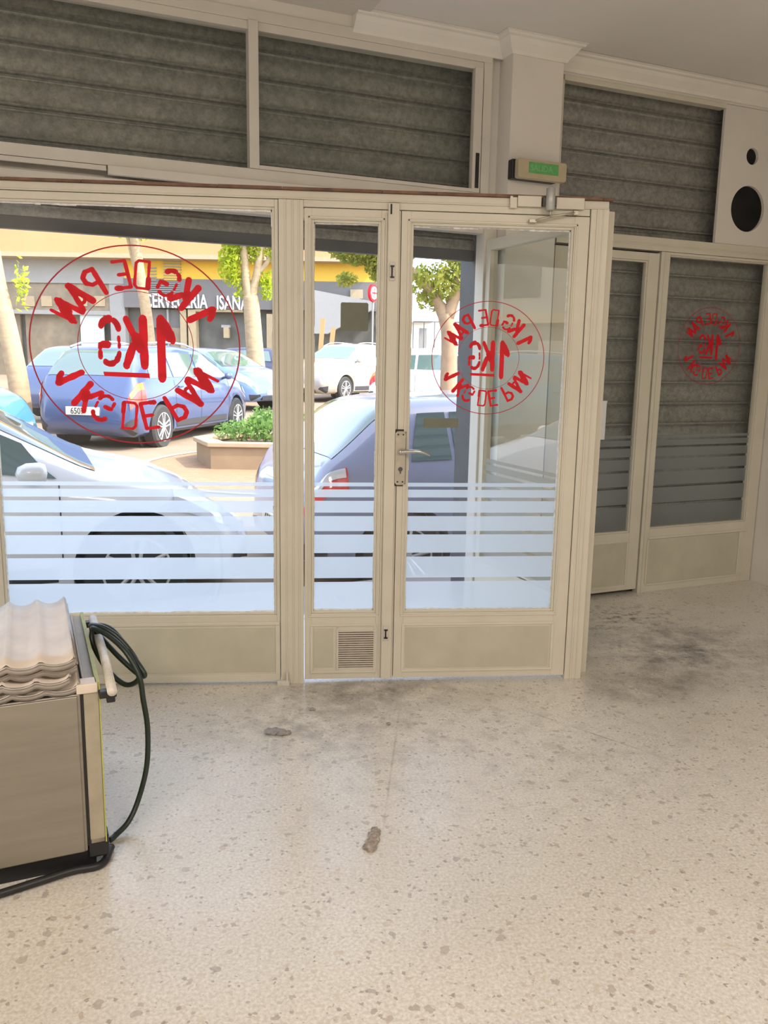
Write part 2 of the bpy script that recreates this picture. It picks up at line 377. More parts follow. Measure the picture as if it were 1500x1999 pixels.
def film(x0, x1, zb, y, parent, dz=0.0, label='white frosted stripes'):
    mb = MB()
    for t, b in GAPS:
        b = zb if b is None else b + dz
        mb.quad([(x0, y, b), (x1, y, b), (x1, y, t + dz), (x0, y, t + dz)])
    return mb.build('frosted_film', M['film'], parent, label=label, fix=False)
M['seal'] = mat('white_putty', (.85, .84, .80), .7, var=.25, vscale=50)
def pane(x0, x1, z0, z1, y, parent, m='glass', name='glass_pane'):
    if m == 'glass' and parent.name in ('window_1', 'door_1', 'door_2'):
        rnd = random.Random(int(x0 * 100) + 500); mb = MB()
        def run(a, b, f):
            t = a
            while t < b:
                e = min(b, t + rnd.uniform(.02, .12)); f(t, e, rnd.uniform(.003, .0075)); t = e
        run(x0 + .01, x1 - .01, lambda p, q, w: mb.box(p, q, y - .008, y - .001, z1 - .011 - w, z1 - .010)); run(x0 + .01, x1 - .01, lambda p, q, w: mb.box(p, q, y - .008, y - .001, z0 + .009, z0 + .009 + w))
        run(z0 + .01, z1 - .01, lambda p, q, w: mb.box(x0 + .009, x0 + .009 + w * .7, y - .008, y - .001, p, q)); run(z0 + .01, z1 - .01, lambda p, q, w: mb.box(x1 - .009 - w * .8, x1 - .009, y - .008, y - .001, p, q))
        mb.build('glazing_putty', M['seal'], parent)
    return MB().quad([(x0, y, z0), (x1, y, z0), (x1, y, z1), (x0, y, z1)]).build(name, M[m], parent, fix=False)

# ------------------------------------------------------------------ room shell
fl = MB(); fl.box(-7, 6, -9.5, 1.0, -.2, 0)
fl2 = MB()
def fpoly(pts, z0, z1):
    mb = MB(); P = [fac(u, o) for u, o in pts]; n = len(P)
    mb.add([(p.x, p.y, z0) for p in P] + [(p.x, p.y, z1) for p in P],
           [tuple(range(n)), tuple(range(n, 2 * n))] + [(i, (i + 1) % n, n + (i + 1) % n, n + i) for i in range(n)])
    return mb
tag(fpoly([(-6.2, -9), (1.5, -9), (1.5, .30), (-6.2, .30)], -.2, 0).build('floor', M['floor']), kind='structure')
tag(fpoly([(-6.2, -9), (1.5, -9), (1.5, .30), (-6.2, .30)], 3.10, 3.25).build('ceiling', M['ceiling']), kind='structure')
tag(fpoly([(-6.1, -2.6), (-1.60, -2.6), (-1.52, -.0), (-6.1, -.0)], 3.090, 3.0995).build('trim_1', M['ceiling2']), kind='structure')
tag(fpoly([(1.39, -8.9), (1.5, -8.9), (1.5, .28), (1.39, .28)], 0, 3.1).build('wall_right', M['wall']), kind='structure')
tag(fpoly([(-6.2, -8.9), (-6.1, -8.9), (-6.1, .28), (-6.2, .28)], 0, 3.1).build('wall_left', M['wall']), kind='structure')
tag(fpoly([(-6.1, -9), (1.39, -9), (1.39, -8.9), (-6.1, -8.9)], 0, 3.1).build('wall_rear', M['wall']), kind='structure')
# front wall strip above the openings + pillar + outer column
wf = MB()
wf.box(-6.1, -.733, 0, .10, 3.035, 3.10); wf.box(-.42, 1.39, 0, .10, 3.0, 3.10)
wf.box(-.42, -.345, .005, .10, 2.2, 3.0)
wf.box(-.733, -.42, -.10, .10, 0, 3.10)
wf.box(-.80, -.733, .03, .10, 2.12, 3.06)
tag(wf.build('wall_front', M['wall'], loc=F0, rz=FYAW), kind='structure')
oc = MB(); oc.box(-.785, -.345, .10, .30, -.15, 3.4)
tag(oc.build('trim_2', M['guide'], loc=F0, rz=FYAW), kind='structure')
lint = MB(); lint.box(-6.2, 1.6, .24, .45, 2.75, 3.6)
tag(lint.build('trim_3', M['guide'], loc=F0, rz=FYAW), kind='structure')
# cornice moulding: profile (distance from wall, height below ceiling)
PROF = [(0, -.085), (.012, -.085), (.020, -.070), (.050, -.040), (.062, -.020), (.078, -.016), (.082, -.006), (.092, -.004), (.092, 0), (0, 0)]
def mould(path, name, ztop=3.10):
    mb = MB(); n = len(path); k = len(PROF); vs = []
    for i in range(n):
        p = Vector(path[i]).to_2d()
        def nrm(a, b): d = (Vector(b) - Vector(a)).to_2d().normalized(); return Vector((d.y, -d.x))
        ns = []
        if i > 0: ns.append(nrm(path[i - 1], path[i]))
        if i < n - 1: ns.append(nrm(path[i], path[i + 1]))
        m_ = sum(ns, Vector((0, 0)));
        if len(ns) == 2: m_ = m_ / (1 + ns[0].dot(ns[1]))
        for d, h_ in PROF: vs.append((p.x + m_.x * d, p.y + m_.y * d, ztop + h_))
    fs = [(i * k + j, i * k + (j + 1) % k, (i + 1) * k + (j + 1) % k, (i + 1) * k + j) for i in range(n - 1) for j in range(k)]
    fs += [tuple(range(k)), tuple(range((n - 1) * k, n * k))]
    mb.add(vs, fs)
    return tag(mb.build(name, M['mould'], loc=F0, rz=FYAW), kind='structure')
mould([(-1.585, 0), (-.733, 0), (-.733, -.10), (-.42, -.10), (-.42, 0)], 'trim_4', 3.115 - .016)
mould([(-.42, .0), (1.39, 0), (1.39, -6)], 'trim_5', 3.098)
mould([(-6.1, 0), (-2.43, 0)], 'trim_6', 3.098)

# ------------------------------------------------------------------ lobby screen (plane Y=0, front face at Y=0)
YA, YB = 0.0, 0.05
# window_1: fixed left window
fm = MB()
rect_frame(fm, -1.30, -.038, .012, 2.092, .075, .015, .31, .030, YA, YB, .010)
fm.box(-1.30, -.04, -.006, .0, .275, .290); fm.box(-1.30, -.04, -.005, 0, .012, .045)
fm.box(-1.30, -1.22, -.005, 0, .045, .29); fm.box(-.060, -.04, -.005, 0, .045, .275)
w1 = fm.build('window_1', M['frame'], bevel=.002); tag(w1, kind='structure')
MB().box(-1.215, -.064, -.0025, .0, .055, .262).build('kick_panel', M['kick'], w1, label='recessed cream kick panel')
pane(-1.225, -.053, .322, 2.062, .025, w1)
film(-1.225, -.053, .322, .032, w1)
sticker(-.633, 1.492, .430, .405, .021, w1, 'big red round mirrored lettering 1 KG DE PAN')
fm2 = MB(); rect_frame(fm2, -2.04, -1.302, .012, 2.092, .06, .04, .31, .03, YA, YB, .010)
w1b = tag(fm2.build('window_2', M['frame'], bevel=.002), kind='structure'); pane(-1.98, -1.342, .322, 2.062, .025, w1b); film(-1.98, -1.342, .322, .032, w1b)
# posts and head
ps = MB(); ps.box(-.036, .066, -.010, .06, 0.0, 2.092)
for gx in (-.012, .018, .044): ps.box(gx, gx + .006, -.014, -.010, .0, 2.092)
tag(ps.build('trim_7', M['frame'], bevel=.0015), kind='structure')
hd = MB(); hd.box(-2.04, 1.356, -.004, .06, 2.094, 2.128); hd.box(-2.04, 1.356, -.008, -.004, 2.094, 2.100)
hd.box(.066, 1.275, -.002, .05, 2.066, 2.094)
tag(hd.build('trim_8', M['frame'], bevel=.0015), kind='structure')
ru = MB(); 
rr_ = random.Random(3); x = -2.05
while x < 1.37:
    x2 = min(1.372, x + rr_.uniform(.2, .6)); ru.box(x, x2 - .002, -.018 - rr_.uniform(0, .003), .07, 2.1285, 2.137 + rr_.uniform(0, .003)); x = x2
tag(ru.build('trim_9', M['rust']), kind='structure')
# right end jamb, full height box section
rj = MB(); rj.box(1.278, 1.356, -.012, .085, 0, 2.0935)
rj.box(1.302, 1.310, -.017, -.012, 0, 2.0935); rj.box(1.328, 1.333, -.015, -.012, 0, 2.0935)
tag(rj.build('trim_10', M['frame'], bevel=.002), kind='structure')

# door_1: narrow sidelight leaf
def leaf(name, x0, x1, px0, px1, z0=.018):
    mb = MB(); rect_frame(mb, x0, x1, z0, 2.062, px0 - x0, x1 - px1, .327 - z0, 2.062 - 2.018, -.006, .044, .010)
    # raised mouldings of the bottom panel
    mb.box(px0 - .005, px1 + .005, -.011, -.006, .268, .278); mb.box(px0 - .005, px1 + .005, -.011, -.006, .046, .058)
    mb.box(px0 - .005, px0 + .008, -.011, -.006, .058, .268); mb.box(px1 - .008, px1 + .005, -.011, -.006, .058, .268)
    mb.box(px0 - .014, px0 - .006, -.010, -.006, .32, 2.03); mb.box(px1 + .006, px1 + .014, -.010, -.006, .32, 2.03)
    mb.box(px0 - .014, px1 + .014, -.010, -.006, .311, .319); mb.box(px0 - .014, px1 + .014, -.010, -.006, 2.022, 2.030)
    return tag(mb.build(name, M['frame'], bevel=.0015), kind='structure')
d1 = leaf('door_1', .070, .470, .100, .389)
MB().box(.112, .198, -.0088, -.006, .074, .258).build('kick_panel', M['kick'], d1, label='small recessed cream kick panel')
pane(.100, .389, .326, 2.019, .025, d1); film(.100, .389, .326, .032, d1)
vm = MB(); vm.box(.216, .394, -.0075, -.006, .066, .258)
for i in range(17):
    z = .078 + i * .0103; vm.box(.222, .388, -.0135, -.0075, z, z + .0045)
vm.box(.214, .222, -.014, -.006, .064, .262); vm.box(.388, .396, -.014, -.006, .064, .262)
vt = vm.build('ventilation_grille', M['upperframe'], d1, bevel=.0005, label='ribbed ventilation grille with brown grime')
gm = MB()
for i in range(17):
    z = .0725 + i * .0103; gm.box(.222, .388, -.0085, -.0075, z, z + .0055)
gm.build('slot', mat('brown_vent_slots', (.20, .14, .09), .7, var=.6, vscale=30), vt)
as_ = MB(); as_.box(.416, .462, -.020, -.006, .02, 2.09); as_.box(.405, .412, -.010, -.006, .02, 2.05)
as_.build('overlap_strip', M['frame'], d1, bevel=.002)
for zz in ((1.79, 1.84), (.215, .258)):
    bm_ = MB(); bm_.box(.424, .446, -.028, -.020, zz[0] - .01, zz[1] + .012)
    bo = bm_.build('flush_bolt', M['upperframe'], d1, bevel=.001)
    k = MB(); k.box(.431, .437, -.032, -.028, zz[0], zz[1]); k.box(.427, .443, -.034, -.028, zz[0], zz[0] + .006); k.box(.427, .443, -.034, -.028, zz[1] - .006, zz[1]); k.build('bolt_slot', M['black'], bo)
MB().box(.424, .431, -.022, -.006, 2.045, 2.085).build('bolt_pin', M['black'], d1)
MB().prism([(.223, 1.577), (.228, 1.572), (.336, 1.572), (.341, 1.577), (.341, 1.684), (.336, 1.690), (.228, 1.690), (.223, 1.684)], .0275, .029).build('square_sticker', M['sticker_grey'], d1, label='back of a square grey sticker on the narrow glass')

# door_2: main leaf
d2 = leaf('door_2', .473, 1.275, .514, 1.211)
MB().box(.528, 1.196, -.0088, -.006, .066, .258).build('kick_panel', M['kick'], d2, label='wide recessed cream kick panel')
pane(.514, 1.211, .326, 2.019, .025, d2); film(.514, 1.211, .326, .032, d2)
sticker(.866, 1.467, .2475, .241, .021, d2, 'red round mirrored lettering 1 KG DE PAN on door glass')
MB().prism([(.590, 1.163), (.745, 1.163), (.745, 1.205), (.590, 1.205)], .0275, .029).build('rectangular_sticker', M['sticker_grey'], d2, label='back of a small oblong grey sticker')
hp = MB(); hp.prism([(.462, .925), (.470, .915), (.500, .915), (.508, .925), (.508, 1.140), (.500, 1.150), (.470, 1.150), (.462, 1.140)], -.028, -.006)
hpo = hp.build('handle_plate', M['plate'], d2, bevel=.003, label='worn steel handle plate')
sh = MB(); sh.prism([(.456, .917), (.466, .908), (.504, .908), (.511, .92), (.511, 1.146), (.50, 1.157), (.466, 1.157), (.456, 1.146)], -.0092, -.006); sh.build('grimy_edge', M['black'], hpo)
for sx, sz in ((.474, .930), (.496, .930), (.474, 1.136), (.496, 1.136)):
    MB().lathe([(.0001, -.0315), (.0035, -.031), (.0035, -.028)], (sx, 0, sz), 'y', 10).build('screw', M['black'], hpo)
ky = MB(); ky.lathe([(.0001, -.031), (.009, -.031), (.010, -.028)], (.486, 0, .985), 'y', 16); ky.box(.4835, .4885, -.0325, -.028, .966, .984)
ky.build('keyhole', M['guide'], hpo)
lv = MB(); lv.lathe([(.0001, -.050), (.011, -.050), (.012, -.028)], (.486, 0, 1.062), 'y', 18)
lv.tube(catmull([(.486, -.052, 1.062), (.515, -.054, 1.066), (.56, -.054, 1.066), (.59, -.052, 1.058), (.612, -.050, 1.047)], 6), [.0085] * 9 + [.009 - .00035 * i for i in range(16)], 12)
lv.build('lever_handle', M['chrome'], d2, smooth=True, label='curved satin steel lever')
MB().box(1.293, 1.303, -.0185, -.0165, .872, .878)
# door closer on the head above door_2
dc = empty('door_closer', (1.10, -.006, 2.04)); tag(dc, 'small silver door closer with hinged arm above the main door', 'door closer')
def rel(o, root):
    o.parent = root; o.matrix_parent_inverse = root.matrix_basis.inverted(); return o
for q in ((.957, 1.058, -.022, 2.093, 2.136), (1.122, 1.243, -.022, 2.088, 2.134), (.925, .955, -.020, 2.086, 2.134)):
    rel(MB().box(q[0], q[1], q[2], -.008, q[3], q[4]).build('cover_strip', M['frame'], None, bevel=.002), dc)
cy = MB(); cy.lathe([(.002, -.040), (.014, -.040), (.019, -.034), (.019, .048), (.012, .054), (.002, .054)], (1.09, -.042, 2.115), 'z', 20)
rel(cy.build('cylinder_body', mat('grey_closer_body', (.45, .46, .44), .4, .4), None, smooth=True), dc)
sp = MB(); sp.box(1.062, 1.118, -.036, -.008, 2.095, 2.130); rel(sp.build('bracket', M['guide'], None, bevel=.002), dc)
ar = MB(); ar.tube([(1.092, -.045, 2.078), (1.092, -.045, 2.054)], .006, 10); ar.tube([(1.09, -.048, 2.052), (1.205, -.030, 2.073)], .0055, 8)
ar.tube([(1.09, -.052, 2.050), (1.03, -.028, 2.036)], .0055, 8)
rel(ar.build('closer_arm', M['plate'], None, smooth=True), dc)
ft = MB(); ft.box(1.195, 1.215, -.036, -.012, 2.064, 2.080); rel(ft.build('arm_foot', M['plate'], None, bevel=.001), dc)
ft = MB(); ft.box(1.008, 1.038, -.034, -.010, 2.028, 2.042); rel(ft.build('arm_foot', M['plate'], None, bevel=.001), dc)
# floor bracket at foot of the central post
fb = MB(); fb.box(-.052, .002, -.034, -.0155, 0.0, .022); fb.box(-.012, -.004, -.036, -.0155, .0, .06); fb.lathe([(.001, .0), (.005, .0), (.005, -.004)], (-.035, -.034, .012), 'y', 8)
tag(fb.build('floor_bracket', M['upperframe'], bevel=.001), 'small grey metal bracket on the floor at the central door post', 'bracket')

# ------------------------------------------------------------------ lobby side return (glazed, perpendicular to the shop front)
rt = MB(); U0, U1 = -.800, -.752
rt.box(U0, U1, -1.03, -.955, 0, 2.10); rt.box(U0, U1, -.060, -.012, 0, 2.10)
rt.box(U0, U1, -.955, -.06, 2.045, 2.10); rt.box(U0, U1, -.955, -.06, .02, .33)
rt.box(U0 - .004, U1 + .004, -.955, -.06, .34, .35)
w3 = tag(rt.build('window_3', M['frame'], bevel=.002, loc=F0, rz=FYAW), kind='structure')
MB().quad([(-.776, -.955, .33), (-.776, -.06, .33), (-.776, -.06, 2.045), (-.776, -.955, 2.045)]).build('glass_pane', M['glass_side'], w3, fix=False)
fr = MB()
for t, b in GAPS:
    b = .33 if b is None else b
    fr.quad([(-.781, -.955, b), (-.781, -.06, b), (-.781, -.06, t), (-.781, -.955, t)])
fr.build('frosted_film', M['film'], w3, fix=False, label='white frosted stripes')
# shop front jamb where the return meets it, and header over the open doorway
jf = MB(); jf.box(-.812, -.735, -.010, .08, 0, 2.285); jf.box(-5.9, -.812, .0, .07, 2.135, 2.235); jf.box(-5.9, -.812, .055, .08, 2.235, 2.284)
tag(jf.build('trim_11', M['upperframe'], bevel=.002, loc=F0, rz=FYAW), kind='structure')
jb = MB(); jb.box(-2.75, -.86, -.03, 0.0, 2.245, 2.284); jb.box(-5.9, -2.755, -.012, 0.0, 2.262, 2.284)
jb.box(-5.9, -2.76, -.006, -.0, 2.16, 2.20)
tag(jb.build('trim_12', M['upperframe'], bevel=.002, loc=F0, rz=FYAW), kind='structure')

# ------------------------------------------------------------------ upper sliding windows
uf = MB(); uf.box(-5.9, -.80, -.012, .06, 2.286, 2.338); uf.box(-5.9, -.80, -.012, .06, 2.985, 3.034); uf.box(-5.9, -.85, -.006, .055, 2.948, 2.985)
uf.box(-.85, -.80, -.012, .06, 2.338, 2.985)
uf.box(-.905, -.857, -.018, .02, 2.338, 2.955); uf.box(-2.058, -.905, -.018, .02, 2.338, 2.356); uf.box(-2.105, -2.058, -.022, .03, 2.338, 2.985)
w4 = tag(uf.build('window_4', M['upperframe'], bevel=.002, loc=F0, rz=FYAW), kind='structure')
pane(-2.058, -.905, 2.356, 2.948, .005, w4, 'glass_dust'); pane(-5.9, -2.105, 2.338, 2.948, .03, w4, 'glass_dust')
MB().box(-.888, -.868, -.0225, -.018, 2.36, 2.535).build('sash_pull', M['black'], w4, label='black recessed sash pull')

# ------------------------------------------------------------------ right shop front: upper opening, rail, leaf door, fixed window
uf = MB(); uf.box(-.345, 1.385, -.008, .06, 2.122, 2.197); uf.box(-.345, .822, -.005, .05, 2.972, 3.0); uf.box(-.36, -.342, -.005, .05, 2.197, 2.972)
uf.box(-.345, 1.385, -.012, -.008, 2.150, 2.158)
tag(uf.build('trim_13', M['frame'], bevel=.002, loc=F0, rz=FYAW), kind='structure')
vb = MB(); vb.box(.822, 1.388, .0, .02, 2.199, 2.998)
vb = vb.build('vent_board', M['wall']); vb.location = F0; vb.rotation_euler.z = FYAW
for cu, cz, rr in ((1.066, 2.727, .049), (1.066, 2.418, .137)):
    c = MB(); c.lathe([(rr, -.1), (rr, .12)], (cu, 0, cz), 'y', 48); c = c.build('cutter', M['dark'], loc=F0, rz=FYAW)
    bpy.context.view_layer.update(); cut(vb, c)
for rr_d, zc in ((.049, 2.727), (.137, 2.418)):
    MB().lathe([(rr_d + .002, .021), (rr_d + .002, .105), (rr_d - .002, .105), (rr_d - .002, .021)], (1.066, 0, zc), 'y', 40).build('hole_shade_sleeve', M['dark'], vb)  # black sleeves added behind the holes to darken them, not real ducts
tag(vb, 'white board above the far right window with a small and a large round hole', 'panel')
d3 = MB(); rect_frame(d3, -.345, .404, .03, 2.108, .09, .082, .375, .045, .0, .045, .010)
d3.box(-.255, .315, -.005, 0, .345, .36); d3.box(-.255, .315, -.005, 0, .05, .065); d3.box(.305, .318, -.005, 0, .065, .345)
d3 = tag(d3.build('door_3', M['frame'], bevel=.002, loc=F0, rz=FYAW), kind='structure')
pane(-.255, .322, .405, 2.063, .022, d3); film(-.255, .322, .405, .028, d3, .10)
MB().box(-.25, .300, -.002, 0, .07, .34).build('kick_panel', M['kick'], d3)
w5 = MB(); rect_frame(w5, .413, 1.384, .0, 2.120, .065, .092, .420, .016, -.006, .045, .008)
w5.box(.472, 1.315, -.012, -.006, .352, .368); w5.box(.472, 1.315, -.012, -.006, .045, .058); w5.box(.462, .474, -.012, -.006, .058, .352); w5.box(1.245, 1.262, -.012, -.006, .058, .352)
w5.box(.436, .444, -.011, -.006, .0, 2.12)
w5 = tag(w5.build('window_5', M['frame'], bevel=.002, loc=F0, rz=FYAW), kind='structure')
pane(.478, 1.292, .42, 2.104, .02, w5); film(.478, 1.292, .42, .026, w5, .098)
sticker(.866, 1.574, .255, .238, .016, w5, 'faint red round lettering 1 KG DE PAN on the far right glass')
MB().box(.476, 1.243, -.0085, -.006, .06, .35).build('kick_panel', M['kick'], w5)
lb = MB(); lb.box(-.13, .075, -.008, -.001, 1.00, 1.232); lb.box(-.132, .077, -.010, -.008, 1.222, 1.234)
tag(lb.build('paper_notice', M['paper'], bevel=.001, loc=F0, rz=FYAW), 'plain white sheet fixed to the closed shop door behind the screen', 'notice')

# ------------------------------------------------------------------ roller shutters
def shutter(name, u0, u1, z0, z1, off, label, pitch=.132):
    prof = []; z = z1
    while z > z0:
        zz = [(0, off), (.012, off + .004), (.016, off - .012), (.026, off - .014), (.030, off + .003), (.036, off + .002), (.040, off - .006), (.046, off - .004), (.05, off)]
        for dz, o in zz:
            if z - dz > z0: prof.append((o, z - dz))
        for i in range(1, 8):
            dz = .05 + (pitch - .05) * i / 8
            if z - dz > z0: prof.append((off - .006 * math.sin(math.pi * i / 8), z - dz))
        z -= pitch
    prof.append((off, z0)); n = len(prof)
    back = [(o + .018, zz) for o, zz in reversed(prof)]; P = prof + back; k = len(P)
    mb = MB(); vs = [(u, o, zz) for u in (u0, u1) for o, zz in P]
    fs = [(j, (j + 1) % k, k + (j + 1) % k, k + j) for j in range(k)]
    for j in range(n - 1): fs += [(j, j + 1, k - 2 - j, k - 1 - j), (k + j, k + k - 1 - j, k + k - 2 - j, k + j + 1)]
    mb.add(vs, fs)
    root = empty(name, fac((u0 + u1) / 2, off, z0), FYAW); tag(root, label, 'roller shutter')
    o = mb.build('slat_curtain', M['shutter']); o.location = F0; o.rotation_euler.z = FYAW
    bpy.context.view_layer.update()
    o.parent = root; o.matrix_parent_inverse = root.matrix_world.inverted()
    bar = MB(); bar.box(u0, u1, off - .012, off + .03, z0 - .012, z0 + .045)
    o = bar.build('bottom_bar', M['guide'], bevel=.002); o.location = F0; o.rotation_euler.z = FYAW; o.parent = root; o.matrix_parent_inverse = root.matrix_world.inverted()
    return root
shutter('roller_shutter', -5.9, -.79, 2.018, 3.08, .15, 'half raised grey galvanised roller shutter hanging behind the left windows and door')
shutter('roller_shutter', -.340, 1.50, .0, 3.08, .12, 'closed grey galvanised roller shutter behind the far right door and window')

# ------------------------------------------------------------------ emergency exit sign
ex = empty('exit_sign', fac(-.575, -.101, 2.40), FYAW); tag(ex, 'yellowed emergency light box with green exit plate on the white pillar', 'exit sign')
m_ = MB(); m_.box(-.165, .115, -.045, 0, 0, .098); m_.build('housing', M['black'], ex, bevel=.006)
m_ = MB(); m_.prism([(-.150, .006), (-.143, 0), (.142, 0), (.150, .008), (.150, .088), (.142, .096), (-.143, .096), (-.150, .09)], -.085, -.045); m_.build('cover', M['exit_case'], ex, bevel=.005)
gp = MB().box(-.088, .095, -.0875, -.085, .028, .082).build('exit_plate', M['exit_green'], ex)
def text_mesh(body, size, name, m, parent, loc, sx=1., ext=.002, off=0., rz=0):
    cu = bpy.data.curves.new(name, 'FONT'); cu.body = body; cu.size = size; cu.extrude = ext; cu.offset = off; cu.resolution_u = 3
    t = bpy.data.objects.new(name, cu); COL.objects.link(t)
    dg = bpy.context.evaluated_depsgraph_get(); me = bpy.data.meshes.new_from_object(t.evaluated_get(dg)); bpy.data.objects.remove(t)
    me.transform(Matrix.Diagonal((sx, 1, 1, 1))); me.transform(Matrix.Rotation(R(90), 4, 'X')); me.materials.clear(); me.materials.append(m)
    for p in me.polygons: p.material_index = 0
    o = bpy.data.objects.new(name, me); COL.objects.link(o); o.parent = parent; o.location = loc; o.rotation_euler.z = rz; return o
text_mesh('SALIDA', .042, 'lettering', M['exit_text'], gp, (-.080, -.088, .040), 1.0, .0005, .0008)

# ------------------------------------------------------------------ wheeled steel cabinet, trays, hose
cb = empty('steel_cabinet', fac(-3.45, -1.44, 0), FYAW); tag(cb, 'stainless steel wheeled cabinet with cream frame and white push handle', 'cabinet')
CU, CO = 3.45, 1.44      # local = facade axes shifted
def cbx(mb, u0, u1, o0, o1, z0, z1): mb.box(u0 + CU, u1 + CU, o0 + CO, o1 + CO, z0, z1)
m_ = MB(); cbx(m_, -3.90, -3.052, -1.79, -1.10, .055, .532); m_.build('body', M['steel_body'], cb, bevel=.004)
m_ = MB(); cbx(m_, -3.90, -3.060, -1.796, -1.79, .058, .528); m_.build('front_panel', M['steel_body'], cb, bevel=.003)
m_ = MB(); cbx(m_, -3.052, -3.044, -1.786, -1.11, .07, .53); m_.build('seam', M['black'], cb)
m_ = MB(); cbx(m_, -3.044, -3.004, -1.79, -1.10, .075, .546); cbx(m_, -3.044, -3.036, -1.79, -1.10, .546, .556); m_.build('side_frame', M['cream_steel'], cb, bevel=.002)
m_ = MB(); cbx(m_, -3.0038, -3.000, -1.792, -1.10, .075, .560); cbx(m_, -3.011, -3.0038, -1.79, -1.10, .5475, .560); m_.build('tape_edge', M['tape'], cb)
m_ = MB(); cbx(m_, -3.062, -3.006, -1.797, -1.745, .532, .560); m_.build('corner_cap', M['tray'], cb, bevel=.003)
m_ = MB(); cbx(m_, -3.050, -2.994, -1.79, -1.735, 0.03, .095); m_.build('foot', M['black'], cb, bevel=.006)
m_ = MB(); cbx(m_, -3.052, -2.992, -1.16, -1.10, 0.0, .075); m_.build('foot', M['black'], cb, bevel=.006)
m_ = MB(); cbx(m_, -3.88, -3.82, -1.78, -1.72, 0.0, .06); m_.build('foot', M['black'], cb, bevel=.006)
m_ = MB(); cbx(m_, -3.88, -3.03, -1.775, -1.13, .0, .056); m_.build('underside_shade', M['black'], cb)  # black block standing in for the shade between cabinet and floor
m_ = MB(); hz = .548
m_.tube([(-2.972 + CU, -1.845 + CO, hz), (-2.968 + CU, -1.55 + CO, hz + .002), (-2.972 + CU, -1.15 + CO, hz)], .0135, 14)
hn = m_.build('push_handle', M['tube'], cb, smooth=True, label='chipped white tubular push handle')
for oo in (-1.80, -1.145):
    m_ = MB(); m_.box(-3.004 + CU, -2.958 + CU, oo - .016 + CO, oo + .016 + CO, hz - .030, hz - .010); m_.box(-2.985 + CU, -2.962 + CU, oo - .014 + CO, oo + .014 + CO, hz - .045, hz - .01)
    m_.build('handle_bracket', M['black'], cb, bevel=.003)
# corrugated baking trays
def tray(zb, du, do, label, tilt=0.0):
    mb = MB(); pitch = .0845; u0, u1 = -3.905 + du, -3.057 + du; o0, o1 = -1.79 + do, -1.19 + do
    nu, no = 96, 8; vs = []
    for j in range(no + 1):
        t = j / no
        for i in range(nu + 1):
            u = u0 + (u1 - u0) * i / nu; ph = ((u1 - u) / pitch) % 1.0
            h = (abs(ph - .5) * 2) ** 2.4 * .021
            e = 0 if j > 0 else -.004
            vs.append((u, o0 + (o1 - o0) * t, zb + h + e + .02 * tilt * t))
    top = len(vs)
    fs = [(j * (nu + 1) + i, j * (nu + 1) + i + 1, (j + 1) * (nu + 1) + i + 1, (j + 1) * (nu + 1) + i) for j in range(no) for i in range(nu)]
    vs2 = [(x, y, z - .0035) for x, y, z in vs]
    fs2 = [tuple(k + top for k in reversed(f)) for f in fs]
    W1 = nu + 1; edge = [i for i in range(W1)] + [j * W1 + nu for j in range(1, no + 1)] + [no * W1 + i for i in range(nu - 1, -1, -1)] + [j * W1 for j in range(no - 1, 0, -1)]
    fs3 = [(edge[k], edge[(k + 1) % len(edge)], edge[(k + 1) % len(edge)] + top, edge[k] + top) for k in range(len(edge))]
    mb.add(vs + vs2, fs + fs2 + fs3)
    root = empty('baking_tray', fac((u0 + u1) / 2, (o0 + o1) / 2, zb), FYAW); tag(root, label, 'baking tray', 'corrugated baking trays stacked on the cabinet')
    o = mb.build('corrugated_sheet', M['tray'], smooth=True); o.location = F0; o.rotation_euler.z = FYAW
    rim = MB()
    pts = [(u0 + (u1 - u0) * i / nu, o0 - .004, zb - .004 + (abs((((u1 - (u0 + (u1 - u0) * i / nu)) / pitch) % 1.0) - .5) * 2) ** 2.4 * .012) for i in range(nu + 1)]
    sk = []
    for (x, y, z) in pts: sk += [(x, y + .002, z + .002), (x, y + .002, z - .017), (x, y + .0045, z - .017), (x, y + .0045, z + .002)]
    rim.add(sk, [(4 * i + a, 4 * i + (a + 1) % 4, 4 * i + 4 + (a + 1) % 4, 4 * i + 4 + a) for i in range(len(pts) - 1) for a in range(4)])
    rim.tube(pts, .003, 8); rim.tube([(u1 + .001, o0, zb + .012), (u1 + .001, o1, zb + .012)], .004, 8)
    ro = rim.build('rim', M['tray_rim'], smooth=True); ro.location = F0; ro.rotation_euler.z = FYAW
    bpy.context.view_layer.update()
    for q in (o, ro): q.parent = root; q.matrix_parent_inverse = root.matrix_world.inverted()
tray(.550, .002, .002, 'lowest aluminium baguette tray, lying directly on the steel cabinet')
tray(.578, -.020, -.010, 'second aluminium baguette tray from the bottom of the stack')
tray(.606, .000, .006, 'third aluminium baguette tray, just under the topmost one')
tray(.634, -.006, -.020, 'topmost pinkish aluminium baguette tray of the stack')
